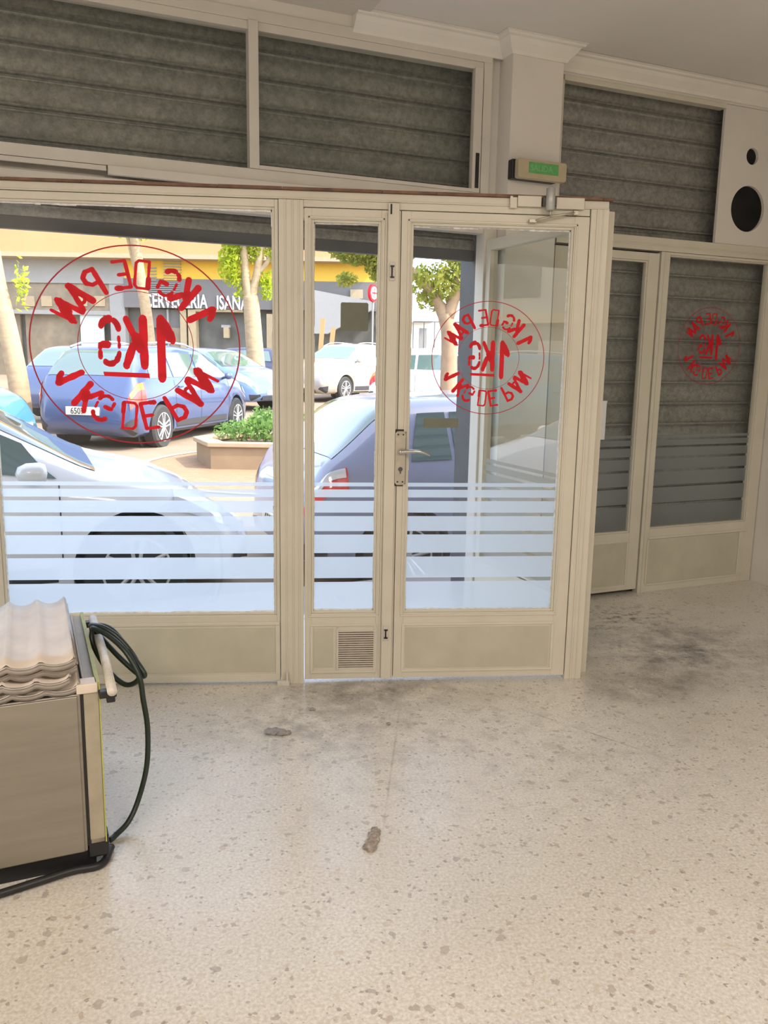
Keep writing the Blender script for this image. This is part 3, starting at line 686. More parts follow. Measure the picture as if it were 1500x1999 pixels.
# hose coiled over the handle and hanging to the floor
def fv(u, o, z): return tuple(fac(u, o, z))
hz1 = .565
loop = []
def ell(cu, co, cz, ru, rz_, a0, a1, n, sk=0.0):
    return [(cu + ru * math.cos(R(a0 + (a1 - a0) * i / n)), co + sk * math.cos(R(a0 + (a1 - a0) * i / n)), cz + rz_ * math.sin(R(a0 + (a1 - a0) * i / n))) for i in range(n + 1)]
pts = [(-2.975, -1.30, .560), (-2.990, -1.36, .590), (-2.960, -1.42, .598), (-2.915, -1.46, .570), (-2.870, -1.50, .505), (-2.865, -1.52, .450), (-2.905, -1.50, .428), (-2.955, -1.45, .470),
       (-2.990, -1.38, .540), (-2.978, -1.37, .588), (-2.930, -1.42, .585), (-2.880, -1.50, .520), (-2.850, -1.54, .470), (-2.862, -1.50, .455), (-2.915, -1.44, .500), (-2.975, -1.36, .565),
       (-2.985, -1.40, .592), (-2.945, -1.46, .580), (-2.900, -1.52, .540), (-2.868, -1.56, .470), (-2.860, -1.57, .40), (-2.850, -1.57, .30), (-2.858, -1.58, .18), (-2.890, -1.60, .08), (-2.925, -1.63, .030), (-2.965, -1.66, .012), (-2.985, -1.68, .010)]
hs = MB(); hs.tube([fv(*p) for p in catmull(pts, 8)], .0085, 10)
hs = hs.build('rubber_hose', M['hose'], smooth=True); tag(hs, 'dark green black hose looped over the white handle, trailing to the floor', 'hose')
cpts = [(-4.0, -1.86, .014), (-3.6, -1.86, .014), (-3.35, -1.850, .014), (-3.20, -1.825, .014), (-3.10, -1.805, .014), (-3.02, -1.80, .012), (-2.985, -1.72, .012)]
cbm = MB(); cbm.tube([fv(*p) for p in catmull(cpts, 6)], .0115, 10)
tag(cbm.build('power_cable', M['black'], smooth=True), 'thick black cable lying on the floor along the cabinet front', 'cable')

# ------------------------------------------------------------------ debris on the floor
def clump(name, cx, cy, pts, m, label, cat):
    rnd = random.Random(hash(name) % 99 + len(pts)); me = bmesh.new()
    for dx, dy, r_ in pts:
        g = bmesh.ops.create_icosphere(me, subdivisions=2, radius=r_, matrix=Matrix.Translation((cx + dx, cy + dy, r_ * .25)) @ Matrix.Diagonal((1, 1.1, .45, 1)))
        for v in g['verts']: v.co += Vector((rnd.uniform(-1, 1), rnd.uniform(-1, 1), rnd.uniform(-.5, .5))) * r_ * .18; v.co.z = max(v.co.z, .0005)
    mm = bpy.data.meshes.new(name); me.to_mesh(mm); me.free(); mm.materials.append(m)
    o = bpy.data.objects.new(name, mm); COL.objects.link(o); return tag(o, label, cat)
M['clump'] = mat('brown_dried_dirt', (.40, .34, .29), .95, var=.5, vscale=90, bump=.6, bscale=120)
M['chip'] = mat('grey_plaster_chip', (.34, .32, .30), .9, var=.3, vscale=60)
clump('dirt_clump', .286, -1.277, [(.012, .045, .016), (.004, .02, .018), (.010, .0, .014), (-.004, -.02, .020), (-.012, -.045, .020), (.018, .03, .010)], M['clump'], 'brown dried dirt clump lying alone in the middle of the floor', 'debris')
clump('plaster_chip', -.03, -.515, [(-.034, .006, .022), (-.012, 0, .026), (.014, -.006, .024), (.036, -.006, .016), (-.022, .018, .014)], M['chip'], 'grey flat plaster chip on the floor in front of the left window', 'debris')
clump('small_chip', .10, -.30, [(0, 0, .012), (.012, -.006, .008)], M['chip'], 'tiny pale chip on the floor near the narrow door leaf', 'debris')
clump('pebble', .41, -.46, [(0, 0, .011)], M['clump'], 'tiny brown pebble on the floor in front of the main door', 'debris')


# ================================================================== THE STREET
# street axes: X to the right, D ahead of the shop visitor (both metres), rotated by -YAW, origin under the viewer
def gz(d):
    K = [(0, -.15), (5.8, -.15), (9, -.04), (12, .07), (26, .33), (40, .55), (90, 1.0)]
    for (a, za), (b, zb) in zip(K, K[1:]):
        if d <= b: return za + (zb - za) * (d - a) / (b - a)
    return K[-1][1]
def st(x, d, z=0.0):
    v = yaw_v(x, d); return Vector((CAM.x + v.x, CAM.y + v.y, z))
def lat(px, d): return (px - 750) / FPX * d            # metres sideways at distance d
def hgt(px, py, d):                                    # height seen at a picture row at distance d
    y = py + (750 - px) * 0.017
    return CAM.z - d * math.tan(math.atan((y - 999.5) / FPX) + PITCH)
M['asphalt'] = mat('sunlit_paving', (.235, .175, .12), .85, var=.15, vscale=1.2, bump=.2)
M['road'] = mat('pale_road', (.34, .31, .28), .85, var=.12, vscale=.8)
M['kerb'] = mat('pale_kerb', (.42, .34, .24), .8, var=.1)
def paver_mat():
    m, nt, b = new_mat('terracotta_pavers'); v = obj_coords(nt)
    br = nt.nodes.new('ShaderNodeTexBrick'); nt.links.new(v, br.inputs['Vector']); br.inputs['Scale'].default_value = 5
    br.inputs['Color1'].default_value = (.24, .14, .075, 1); br.inputs['Color2'].default_value = (.29, .18, .10, 1); br.inputs['Mortar'].default_value = (.20, .13, .08, 1)
    nt.links.new(br.outputs[0], b.inputs['Base Color']); b.inputs['Roughness'].default_value = .85; return m
M['paver'] = paver_mat()
g = MB(); rows = [0, 3.4, 4.6, 5.8, 7, 9, 12, 16, 20, 26, 33, 40, 60, 90]; xs = [-60, -30, -15, -8, -4, 0, 4, 8, 15, 30, 60]
vs = []
for d in rows:
    for x in xs:
        p = st(x, d, gz(d)); vs.append(tuple(p))
n = len(xs); g.add(vs, [(j * n + i, j * n + i + 1, (j + 1) * n + i + 1, (j + 1) * n + i) for j in range(len(rows) - 1) for i in range(n - 1)
    if fac(0, 0) is not None and rows[j] >= 4.6 or (rows[j] >= 3.4)])
# keep the ground outside the shop: drop it under the pavement slab
go = g.build('floor', M['asphalt'], fix=True); go.name = 'street_ground'; tag(go, kind='structure')
go.data.transform(Matrix.Translation((0, 0, 0)))
sw = fpoly([(-12, .31), (8, .31), (8, 1.0), (-12, 1.0)], -.30, -.035); tag(sw.build('sidewalk', M['road'], kind='structure'), kind='structure')

# ---- cars
def interp(T, s):
    if s <= T[0][0]: return T[0][1]
    for i in range(len(T) - 1):
        (a, va), (b, vb) = T[i], T[i + 1]
        if s <= b: return va + (vb - va) * (s - a) / (b - a)
    return T[-1][1]
def smooth_tab(T, L, rad):
    out = []; N = 240
    for i in range(N + 1):
        s = L * i / N; r_ = min(rad, s, L - s); k = 5
        out.append((s, sum(interp(T, s + r_ * j / k) for j in range(-k, k + 1)) / (2 * k + 1)))
    return out
CARS = {
 'hatch': dict(L=4.10, top=[(0, .50), (.02, .72), (.08, .90), (.16, .97), (.30, 1.08), (.62, 1.37), (.85, 1.42), (1.7, 1.45), (2.35, 1.40), (3.12, 1.00), (3.55, .92), (3.92, .76), (4.06, .58), (4.10, .45)],
    belt=[(0, .46), (.06, .84), (.16, .93), (1.0, .95), (3.0, .93), (3.4, .87), (3.95, .68), (4.10, .42)],
    wid=[(0, .64), (.04, .74), (.15, .81), (.5, .86), (1.0, .87), (3.1, .87), (3.6, .83), (3.95, .72), (4.07, .60), (4.10, .50)],
    rw=(.22, .64), ws=(2.42, 3.10), sw=[(.78, 1.10), (1.14, 1.95), (2.02, 2.88)], wheels=(.72, 3.25), doors=(1.12, 1.98, 2.98), tl=(.03, .30), tv=(3.95, 5.14), hl=(3.62, 3.98), spoiler=True),
 'wagon': dict(L=4.45, top=[(0, .50), (.02, .72), (.07, .92), (.14, .98), (.45, 1.40), (.6, 1.45), (1.7, 1.49), (2.6, 1.44), (3.38, 1.03), (3.9, .95), (4.25, .80), (4.41, .58), (4.45, .45)],
    belt=[(0, .46), (.06, .86), (.14, .95), (1.0, .97), (3.2, .95), (3.7, .89), (4.3, .70), (4.45, .42)],
    wid=[(0, .66), (.04, .76), (.12, .82), (.5, .86), (1.0, .87), (3.3, .87), (3.9, .83), (4.3, .72), (4.42, .60), (4.45, .52)],
    rw=(.18, .46), ws=(2.68, 3.36), sw=[(.55, 1.20), (1.26, 2.06), (2.14, 3.10)], wheels=(.80, 3.55), doors=(1.23, 2.10, 3.20), tl=(.05, .36), tv=(3.5, 4.95), hl=(3.90, 4.30), rails=True),
 'suv': dict(L=4.20, top=[(0, .60), (.03, .85), (.08, 1.02), (.16, 1.08), (.42, 1.50), (.7, 1.58), (1.7, 1.62), (2.4, 1.57), (3.10, 1.16), (3.6, 1.08), (4.0, .98), (4.16, .70), (4.20, .50)],
    belt=[(0, .55), (.06, .95), (.16, 1.04), (1.0, 1.08), (3.0, 1.06), (3.5, 1.00), (4.05, .85), (4.20, .48)],
    wid=[(0, .70), (.04, .80), (.15, .85), (.5, .88), (1.0, .89), (3.2, .89), (3.7, .87), (4.05, .80), (4.17, .70), (4.20, .60)],
    rw=(.20, .44), ws=(2.48, 3.08), sw=[(.62, 1.10), (1.16, 1.98), (2.05, 2.85)], wheels=(.74, 3.32), doors=(1.13, 2.0, 2.95), tl=(.06, .35), tv=(3.6, 4.9), hl=(3.80, 4.14), rails=True),
 'minivan': dict(L=3.95, top=[(0, .60), (.03, .85), (.08, 1.0), (.3, 1.30), (.5, 1.50), (.9, 1.55), (1.6, 1.57), (1.92, 1.52), (2.92, .93), (3.4, .82), (3.72, .67), (3.90, .50), (3.95, .42)],
    belt=[(0, .50), (.06, .85), (.2, .95), (1.0, .95), (2.4, .90), (2.9, .86), (3.4, .76), (3.80, .56), (3.95, .38)],
    wid=[(0, .66), (.04, .76), (.15, .82), (.5, .86), (1.0, .87), (3.0, .87), (3.45, .84), (3.75, .74), (3.90, .60), (3.95, .46)],
    rw=(.22, .46), ws=(1.98, 2.95), sw=[(.62, 1.05), (1.10, 1.70), (1.78, 2.55)], wheels=(.66, 3.16), doors=(1.07, 1.74, 2.74), tl=(.06, .35), tv=(3.6, 4.9), hl=(3.40, 3.84), rails=False),
}
for c in CARS.values():
    c['top_s'] = smooth_tab(c['top'], c['L'], .10); c['belt_s'] = smooth_tab(c['belt'], c['L'], .12); c['wid_s'] = smooth_tab(c['wid'], c['L'], .10)
def sect(c, s):
    w = interp(c['wid_s'], s); zb = interp(c['belt_s'], s); zt = max(interp(c['top_s'], s), zb + .012); L = c['L']
    e = max(0, 1 - min(s, L - s) / .22); zs = .20 + .12 * e * e
    if zb < zs + .1: zb = zs + .1; zt = max(zt, zb + .02)
    h = zt - zb; k = min(1, h / .38)
    return [(0, zs), (w * .86, zs), (w * .965, zs + .06), (w, zs + .48 * (zb - zs)), (w * .985, zb - .16 * (zb - zs)), (w * (.945), zb),
            (w * (.90 - .17 * k), zb + h * .84), (w * (.80 - .16 * k), zb + h * .955), (w * .40, zt - .003), (0, zt)]
def csurf(c, s, v, side=1):
    P = sect(c, s); i = min(int(v), len(P) - 2); t = v - i
    # centripetal-ish smoothing inside the lower body only
    a, b = P[i], P[i + 1]
    return Vector((s - c['L'] / 2, side * (a[0] + (b[0] - a[0]) * t), a[1] + (b[1] - a[1]) * t))
def cpatch(mb, c, s0, s1, v0, v1, side, off=.006, ns=10, nv=6, mi=0, smax=None, vs_of=None):
    ring = []
    for i in range(ns + 1):
        for j in range(nv + 1):
            s = s0 + (s1 - s0) * i / ns; v = v0 + (v1 - v0) * j / nv
            if vs_of: s, v = vs_of(i / ns, j / nv)
            p = csurf(c, s, v, side); e = .01
            ds = csurf(c, min(s + e, c['L']), v, side) - csurf(c, max(s - e, 0), v, side)
            dv = csurf(c, s, min(v + .02, 8.99), side) - csurf(c, s, v - .02, side)
            n_ = ds.cross(dv) * side
            if n_.length < 1e-9: n_ = Vector((0, 0, 1))
            n_.normalize()
            ctr = Vector((p.x * .8, 0, .55))
            if n_.dot(p - ctr) < 0: n_ = -n_
            ring.append(tuple(p + n_ * off))
    m = nv + 1
    mb.add(ring, [(i * m + j, i * m + j + 1, (i + 1) * m + j + 1, (i + 1) * m + j) for i in range(ns) for j in range(nv)], mi)
PAINT = {}
def paint(name, col, metal=.0, rough=.28):
    if name not in PAINT: PAINT[name] = mat(name, col, rough, metal, var=.02, coat=.8)
    return PAINT[name]
M['carglass'] = mat('tinted_car_glass', (.09, .14, .135), .04, 0, spec=1.0, coat=.6)
M['tyre'] = mat('black_tyre', (.03, .03, .03), .8)
M['rim'] = mat('silver_alloy', (.60, .60, .60), .3, .6)
M['trim'] = mat('dark_car_trim', (.035, .035, .04), .6)
M['taillight'] = mat('red_tail_lens', (.65, .03, .03), .12, coat=.8)
M['amber'] = mat('orange_lens', (.85, .25, .03), .15, coat=.8)
M['headlight'] = mat('clear_headlight_lens', (.70, .72, .74), .08, .3, coat=1.0)
M['platewhite'] = mat('pale_number_plate', (.80, .74, .55), .5)
M['plateink'] = mat('plate_ink', (.06, .06, .08), .5)
def make_car(name, label, kind, x, d, ang, pm, z=None, plate='6507', detail=True, tail_mat=None, cladding=False, z_off=0.):
    """ang: heading of the nose in street axes, degrees from X (right) towards D (ahead)"""
    c = CARS[kind]; L = c['L']
    root = empty(name, st(x, d, (gz(d) if z is None else z)), R(ang) - YAW)
    tag(root, label, 'car', 'cars parked along the street')
    mb = MB(); N = 64; rings = []
    ss = [L * (0.5 - 0.5 * math.cos(math.pi * i / N)) * .55 + (L * i / N) * .45 for i in range(N + 1)]
    sub = 2
    for s in ss:
        P = sect(c, s); half = []
        for i in range(len(P) - 1):
            for k in range(sub):
                t = k / sub; half.append((P[i][0] + (P[i + 1][0] - P[i][0]) * t, P[i][1] + (P[i + 1][1] - P[i][1]) * t))
        half.append(P[-1])
        full = half + [(-y, zz) for y, zz in reversed(half[1:-1])]
        rings.append([(s - L / 2, y, zz) for y, zz in full])
    k = len(rings[0]); vs = [p for r_ in rings for p in r_]
    fs = [(i * k + j, i * k + (j + 1) % k, (i + 1) * k + (j + 1) % k, (i + 1) * k + j) for i in range(N) for j in range(k)]
    fs += [tuple(range(k)), tuple(range(N * k, (N + 1) * k))]
    mb.add(vs, fs); body = mb.build('body', pm, root, smooth=True)
    wr = .315 if kind != 'suv' else .34
    cm_ = MB()
    for ws in c['wheels']:
        for sd_ in (-1, 1):
            y0, y1 = sorted((sd_ * .62, sd_ * 1.2)); cm_.lathe([(wr + .055, y0), (wr + .055, y1)], (ws - L / 2, 0, wr), 'y', 28)
    cmo = cm_.build('cutter', M['trim'], root); bpy.context.view_layer.update(); cut(body, cmo)
    body.data.polygons.foreach_set('use_smooth', [True] * len(body.data.polygons))
    try: body.data.set_sharp_from_angle(angle=R(50))
    except Exception: pass
    for ws in c['wheels']:
        for sd_ in (-1, 1):
            y = sd_ * .80
            wm = MB(); wm.lathe([(wr * .62, -.10), (wr - .03, -.105), (wr, -.075), (wr, .075), (wr - .03, .105), (wr * .62, .10)], (0, 0, 0), 'y', 32)
            wo = wm.build('wheel', M['tyre'], root, smooth=True, loc=(ws - L / 2, sd_ * .765, wr))
            try: wo.data.set_sharp_from_angle(angle=R(35))
            except Exception: pass
            if detail:
                rm = MB(); f = sd_
                rm.lathe([(wr * .60, f * .09), (wr * .66, f * .108), (wr * .62, f * .108), (wr * .58, f * .07), (.03, f * .06)], (0, 0, 0), 'y', 32)
                for q in range(5):
                    a = 2 * math.pi * q / 5 + .3; dx, dz = math.cos(a), math.sin(a); nx, nz = -dz, dx
                    for sp_ in (-.028, .028):
                        rm.tube([(nx * sp_ * .5 + dx * .03, f * .10, nz * sp_ * .5 + dz * .03), (nx * sp_ * 1.3 + dx * wr * .62, f * .10, nz * sp_ * 1.3 + dz * wr * .62)], .013, 6)
                rm.lathe([(.045, f * .06), (.045, f * .112), (.02, f * .115)], (0, 0, 0), 'y', 16)
                dk = MB(); dk.lathe([(wr * .57, f * .075), (.02, f * .078)], (0, 0, 0), 'y', 24)
                rm.build('rim', M['rim'], wo, smooth=False)
                dk.build('brake_disc', M['trim'], wo)
    for ws in c['wheels']:
        for sd_ in (-1, 1):
            MB().lathe([(wr + .05, sd_ * .60), (wr + .05, sd_ * .625)], (ws - L / 2, 0, wr), 'y', 24).build('arch_liner', M['trim'], root)
    gl = MB()
    for sd_ in (-1, 1):
        a, b = c['ws']
        cpatch(gl, c, a, b, 6.12, 9.0, sd_, ns=12, nv=8)
    gl.build('windshield', M['carglass'], root, smooth=True, fix=False)
    gl = MB()
    for sd_ in (-1, 1): cpatch(gl, c, c['rw'][0], c['rw'][1], 6.2, 9.0, sd_, ns=10, nv=8)
    gl.build('rear_window', M['carglass'], root, smooth=True, fix=False)
    for sd_ in (-1, 1):
        for q, (a, b) in enumerate(c['sw']):
            gl = MB()
            def f(u, v, a=a, b=b, q=q):
                s = a + (b - a) * u
                if q == 2: s = a + (b - a + .18 * (1 - v)) * u
                if q == 0: s = a + (.10 * v) * (1 - u) + (b - a) * u
                return s, 5.10 + .82 * v
            cpatch(gl, c, a, b, 5.1, 5.92, sd_, ns=10, nv=5, vs_of=f)
            gl.build('side_window', M['carglass'], root, smooth=True, fix=False)
        for ds in c['doors']:
            m_ = MB(); cpatch(m_, c, ds - .004, ds + .004, 2.2, 5.0, sd_, off=.003, ns=1, nv=8); m_.build('door_gap', M['trim'], root, fix=False)
        for ds in c['doors'][:2]:
            m_ = MB(); p = csurf(c, ds + .16, 4.25, sd_)
            m_.box(p.x - .075, p.x + .075, min(p.y - .01 * sd_, p.y + .028 * sd_), max(p.y - .01 * sd_, p.y + .028 * sd_), p.z - .013, p.z + .013)
            m_.build('door_handle', pm, root, bevel=.008)
        m_ = MB(); cpatch(m_, c, c['wheels'][0] + .45, c['wheels'][1] - .45, 1.6, 2.4, sd_, off=.006, ns=8, nv=3); m_.build('side_skirt', M['trim'], root, fix=False)
        # mirror
        p = csurf(c, c['ws'][1] - (.33 if kind == 'minivan' else .3), 5.05, sd_); m_ = MB()
        m_.lathe([(.001, -.09), (.04, -.075), (.060, -.03), (.062, .04), (.05, .07), (.001, .08)], (p.x - .02, p.y + sd_ * .11, p.z + .05), 'x', 14)
        m_.tube([(p.x, p.y - .02 * sd_, p.z + .01), (p.x, p.y + .12 * sd_, p.z + .04)], .022, 8)
        m_.build('side_mirror', pm, root, smooth=True)
        # lamps
        a, b = c['tl']; m_ = MB(); cpatch(m_, c, a, b, c['tv'][0], c['tv'][1], sd_, off=.008, ns=10, nv=6); m_.build('tail_light', tail_mat or M['taillight'], root, smooth=True, fix=False)
        if kind == 'hatch':
            m_ = MB(); cpatch(m_, c, a + .01, b * .96, 4.62, c['tv'][1] - .02, sd_, off=.011, ns=10, nv=4); m_.build('clear_lens', M['headlight'], root, smooth=True, fix=False)
        if kind == 'wagon':
            m_ = MB(); cpatch(m_, c, a + .02, b * .9, 4.15, c['tv'][1] - .05, sd_, off=.012, ns=10, nv=4); m_.build('indicator', M['amber'], root, smooth=True, fix=False)
        a, b = c['hl']; m_ = MB(); cpatch(m_, c, a, b, 4.1, 5.9, sd_, off=.008, ns=10, nv=6); m_.build('headlight', M['headlight'], root, smooth=True, fix=False)
        if c.get('rails'):
            m_ = MB(); m_.tube([(s_ - L / 2, sd_ * (csurf(c, s_, 7, 1).y - .02), csurf(c, s_, 8, 1).z + .035 * (1 if i not in (0, 6) else -.1)) for i, s_ in enumerate([.55 + (2.45 - .55) * t / 6 for t in range(7)])], .015, 8)
            m_.build('roof_rail', M['rim'], root, smooth=True)
    for end in (0, 1):
        for sd_ in (-1, 1):
            m_ = MB(); s0, s1 = (.004, .16) if end == 0 else (L - .16, L - .004)
            cpatch(m_, c, s0, s1, 1.3, 2.7, sd_, off=.008, ns=6, nv=4)
            m_.build('bumper_trim', M['trim'], root, fix=False)
    xr = -L / 2
    m_ = MB(); m_.box(xr - .022, xr + .03, -.27, .27, .50 if kind == 'wagon' else .40, .61 if kind == 'wagon' else .51)
    pl_ = m_.build('number_plate', M['platewhite'], root, bevel=.003)
    if plate:
        t = text_mesh(plate, .12, 'plate_digits', M['plateink'], pl_, (xr - .024, .19, .515 if kind == 'wagon' else .415), .95, .001, .002, R(-90))
    m_ = MB(); m_.box(L / 2 - .03, L / 2 + .018, -.26, .26, .36, .47); m_.build('number_plate', M['platewhite'], root, bevel=.003)
    m_ = MB()
    m_.box(L / 2 - .06, L / 2 + .006, -.42, .42, .24, .34); m_.build('grille', M['trim'], root, bevel=.005)
    return root
white = paint('white_car_paint', (.72, .74, .78)); blue = paint('blue_lavender_paint', (.25, .27, .38)); dblue = paint('metallic_blue_paint', (.055, .085, .19), .2)
silver = paint('pale_silver_paint', (.42, .36, .30), .2); teal = paint('teal_paint', (.03, .16, .21)); navy = paint('dark_navy_paint', (.03, .04, .08)); lblue = paint('sky_blue_paint', (.16, .26, .48))
SA = 23.4      # the kerb in front of the shop runs at this angle in street axes
def along(x0, d0, s):    # point s metres further along the kerb line
    return x0 + s * math.cos(R(SA)), d0 + s * math.sin(R(SA))
# white car: its near front wheel sits at lateral -1.52, distance 5.0
c = CARS['minivan']; hw = .83
def place_near(kind, wx, wd, wheel_s, ang):
    c = CARS[kind]; L = c['L']; k = L / 2 - wheel_s
    return wx + k * math.cos(R(ang)) - .83 * math.sin(R(ang)), wd + k * math.sin(R(ang)) + .83 * math.cos(R(ang))
x_, d_ = place_near('minivan', -1.52, 4.96, 3.16, SA)
make_car('white_car', 'white hatchback with sloping bonnet parked closest to the left window', 'minivan', x_, d_, SA, white, z=-.155)
x_, d_ = place_near('hatch', -.46, 5.52, .06, SA)
make_car('blue_car', 'lavender blue hatchback with red tail light parked right behind the doors', 'hatch', x_, d_, SA, blue, z=-.235)
def place_c(kind, nx, nd, ang, end='rear'):      # near-side corner of the rear (or front) end
    L = CARS[kind]['L']; s = 1 if end == 'rear' else -1
    return nx + s * L / 2 * math.cos(R(ang)) - .85 * math.sin(R(ang)), nd + s * L / 2 * math.sin(R(ang)) + .85 * math.cos(R(ang))
x_, d_ = place_c('wagon', -3.62, 12.0, 76)
make_car('blue_wagon', 'blue estate car with roof rails, plate 6507 and orange and red tail light', 'wagon', x_, d_, 76, dblue, z=.055).scale.z = 1.07
x_, d_ = place_c('wagon', -5.6, 15.6, 76)
make_car('dark_blue_car', 'dark blue car mostly hidden on the far left side of the blue estate car', 'hatch', x_, d_, 76, dblue, plate=None, z=.22)
x_, d_ = place_c('wagon', -4.42, 9.5, 6, 'front')
make_car('teal_car', 'teal car cut off by the left edge of the window, its nose by the tree', 'wagon', x_, d_, 8, teal, plate=None, z=.12)
make_car('pale_blue_car', 'sky blue and white small car facing the shop behind the blue estate car', 'hatch', lat(418, 21.2), 21.2, -35, lblue, plate=None)
make_car('navy_car', 'dark navy car seen from the side behind the right tree', 'hatch', lat(465, 29), 29, 178, navy, plate=None)
make_car('silver_suv', 'pale silver off-road car facing the shop, seen through the narrow glass', 'suv', lat(670, 24.6), 25.0, -122, silver, plate=None)
make_car('pale_car', 'pale car partly hidden behind the silver off-road car', 'wagon', lat(718, 30.9), 30.9, -118, silver, plate=None)
make_car('white_parked_car', 'white car with sun glare behind the leaning tree', 'wagon', lat(895, 21), 21, -15, white, plate=None)
make_car('grey_car', 'dark grey car beyond the fence end, seen low through the main door', 'hatch', lat(915, 27.5), 27.7, 172, navy, plate=None)

# ---- planters
M['planter'] = mat('tan_stone_planter', (.27, .185, .11), .85, var=.12, vscale=5)
M['planter_rim'] = mat('pale_stone_rim', (.37, .28, .18), .8, var=.08)
M['soil'] = mat('soil', (.16, .10, .06), .95)
def leaf_mat(name, c1, c2, trans=.5):
    m, nt, b = new_mat(name); v = obj_coords(nt)
    col = ramp(nt, noise(nt, v, 3.5, 2), [(.35, c1), (.65, c2)])
    nt.links.new(col, b.inputs['Base Color']); b.inputs['Roughness'].default_value = .6
    tl = nt.nodes.new('ShaderNodeBsdfTranslucent'); nt.links.new(col, tl.inputs[0]); mx = nt.nodes.new('ShaderNodeMixShader'); mx.inputs[0].default_value = trans
    out = nt.nodes['Material Output']; nt.links.new(b.outputs[0], mx.inputs[1]); nt.links.new(tl.outputs[0], mx.inputs[2]); nt.links.new(mx.outputs[0], out.inputs[0]); return m
M['leafY'] = leaf_mat('yellow_green_leaves', (.34, .42, .02), (.50, .56, .04))
M['leafG'] = leaf_mat('mid_green_leaves', (.10, .22, .05), (.24, .38, .10))
M['leafT'] = leaf_mat('backlit_tree_leaves', (.20, .26, .03), (.40, .40, .07))
def foliage(mb, blobs, n, size, seed):
    rnd = random.Random(seed); tot = sum(b[3] * b[4] * b[5] for b in blobs)
    for cx, cy, cz, rx, ry, rz_ in blobs:
        for _ in range(max(6, int(n * rx * ry * rz_ / tot))):
            v = Vector((rnd.gauss(0, 1), rnd.gauss(0, 1), rnd.gauss(0, 1))).normalized() * rnd.random() ** .45
            p = Vector((cx + v.x * rx, cy + v.y * ry, cz + v.z * rz_)); a = Vector((rnd.gauss(0, 1), rnd.gauss(0, 1), rnd.gauss(0, 1))).normalized()
            b = a.cross(Vector((rnd.random(), rnd.random(), rnd.random() + .1))).normalized(); s = size * rnd.uniform(.6, 1.3)
            mb.quad([tuple(p - a * s), tuple(p + b * s * .45), tuple(p + a * s), tuple(p - b * s * .45)])
def planter(cx, cd, rx, rd, h, label, leafm, seed, shrubs):
    z0 = gz(cd) - .03; root = empty('stone_planter', st(cx, cd, z0), -YAW); tag(root, label, 'planter')
    def hexa(k, za, zb, kin=None):
        P = [(-rx * k, 0), (-rx * .72 * k, -rd * k), (rx * .72 * k, -rd * k), (rx * k, 0), (rx * .72 * k, rd * k), (-rx * .72 * k, rd * k)]
        if kin is None: return P, MB().add([(x, y, z) for z in (za, zb) for x, y in P], [tuple(range(6)), tuple(range(6, 12))] + [(i, (i + 1) % 6, 6 + (i + 1) % 6, 6 + i) for i in range(6)])
    def ringh(k0, k1, za, zb):
        m = MB(); A = [(-rx * 1, 0), (-rx * .72, -rd), (rx * .72, -rd), (rx, 0), (rx * .72, rd), (-rx * .72, rd)]
        vs = [(x * k, y * k, z) for k in (k0, k1) for z in (za, zb) for x, y in A]; f = []
        for i in range(6):
            j = (i + 1) % 6; f += [(i, j, 6 + j, 6 + i), (12 + i, 12 + j, 18 + j, 18 + i), (6 + i, 6 + j, 18 + j, 18 + i), (i, j, 12 + j, 12 + i)]
        m.add(vs, f); return m
    ringh(1.0, .86, 0, h - .06).build('wall', M['planter'], root)
    ringh(1.04, .83, h - .06, h).build('rim', M['planter_rim'], root, bevel=.01)
    ringh(.86, .02, h - .12, h - .08).build('soil', M['soil'], root)
    so = MB(); foliage(so, shrubs, 2600, .04, seed)
    o = so.build('planter_shrub', leafm, None, fix=False); o.location = st(cx, cd, z0); o.rotation_euler.z = -YAW
    return root, o
pr, so = planter(-1.35, 11.4, 1.25, .75, .36, 'tan stone hexagonal planter between the parked cars', M['leafG'], 5,
    [(-.65, 0, .46, .35, .5, .14), (-.2, -.05, .52, .45, .55, .2), (.4, 0, .5, .5, .5, .2), (-.35, .2, .6, .25, .25, .18)])
tag(so, 'low green shrub filling the near hexagonal planter', 'shrub')
pr, so = planter(lat(494, 23.5), 23.5, .82, .7, .34, 'small stone planter by the foot of the right tree', M['leafY'], 9, [(-.3, 0, .45, .5, .5, .16), (.4, 0, .45, .5, .5, .16)])
tag(so, 'yellow green ground plant in the far planter', 'shrub')
# paved apron round the planter with a pale edging strip
def disc(cx, cd, rx, rd, z0, m, name, n=36, ri=0.0):
    mb = MB(); vs = []
    for k in (1.0, ri if ri else .001):
        for i in range(n):
            a = 2 * math.pi * i / n; x, d = cx + rx * k * math.cos(a), cd + rd * k * math.sin(a); p = st(x, d, gz(d) + z0); vs.append(tuple(p))
    mb.add(vs, [(i, (i + 1) % n, n + (i + 1) % n, n + i) for i in range(n)]); return tag(mb.build(name, m, fix=True), kind='structure')
disc(-1.3, 10.9, 2.0, 1.9, .010, M['paver'], 'paved_apron'); disc(-1.3, 10.9, 2.0, 1.9, .016, M['kerb'], 'edging_strip', ri=.95)

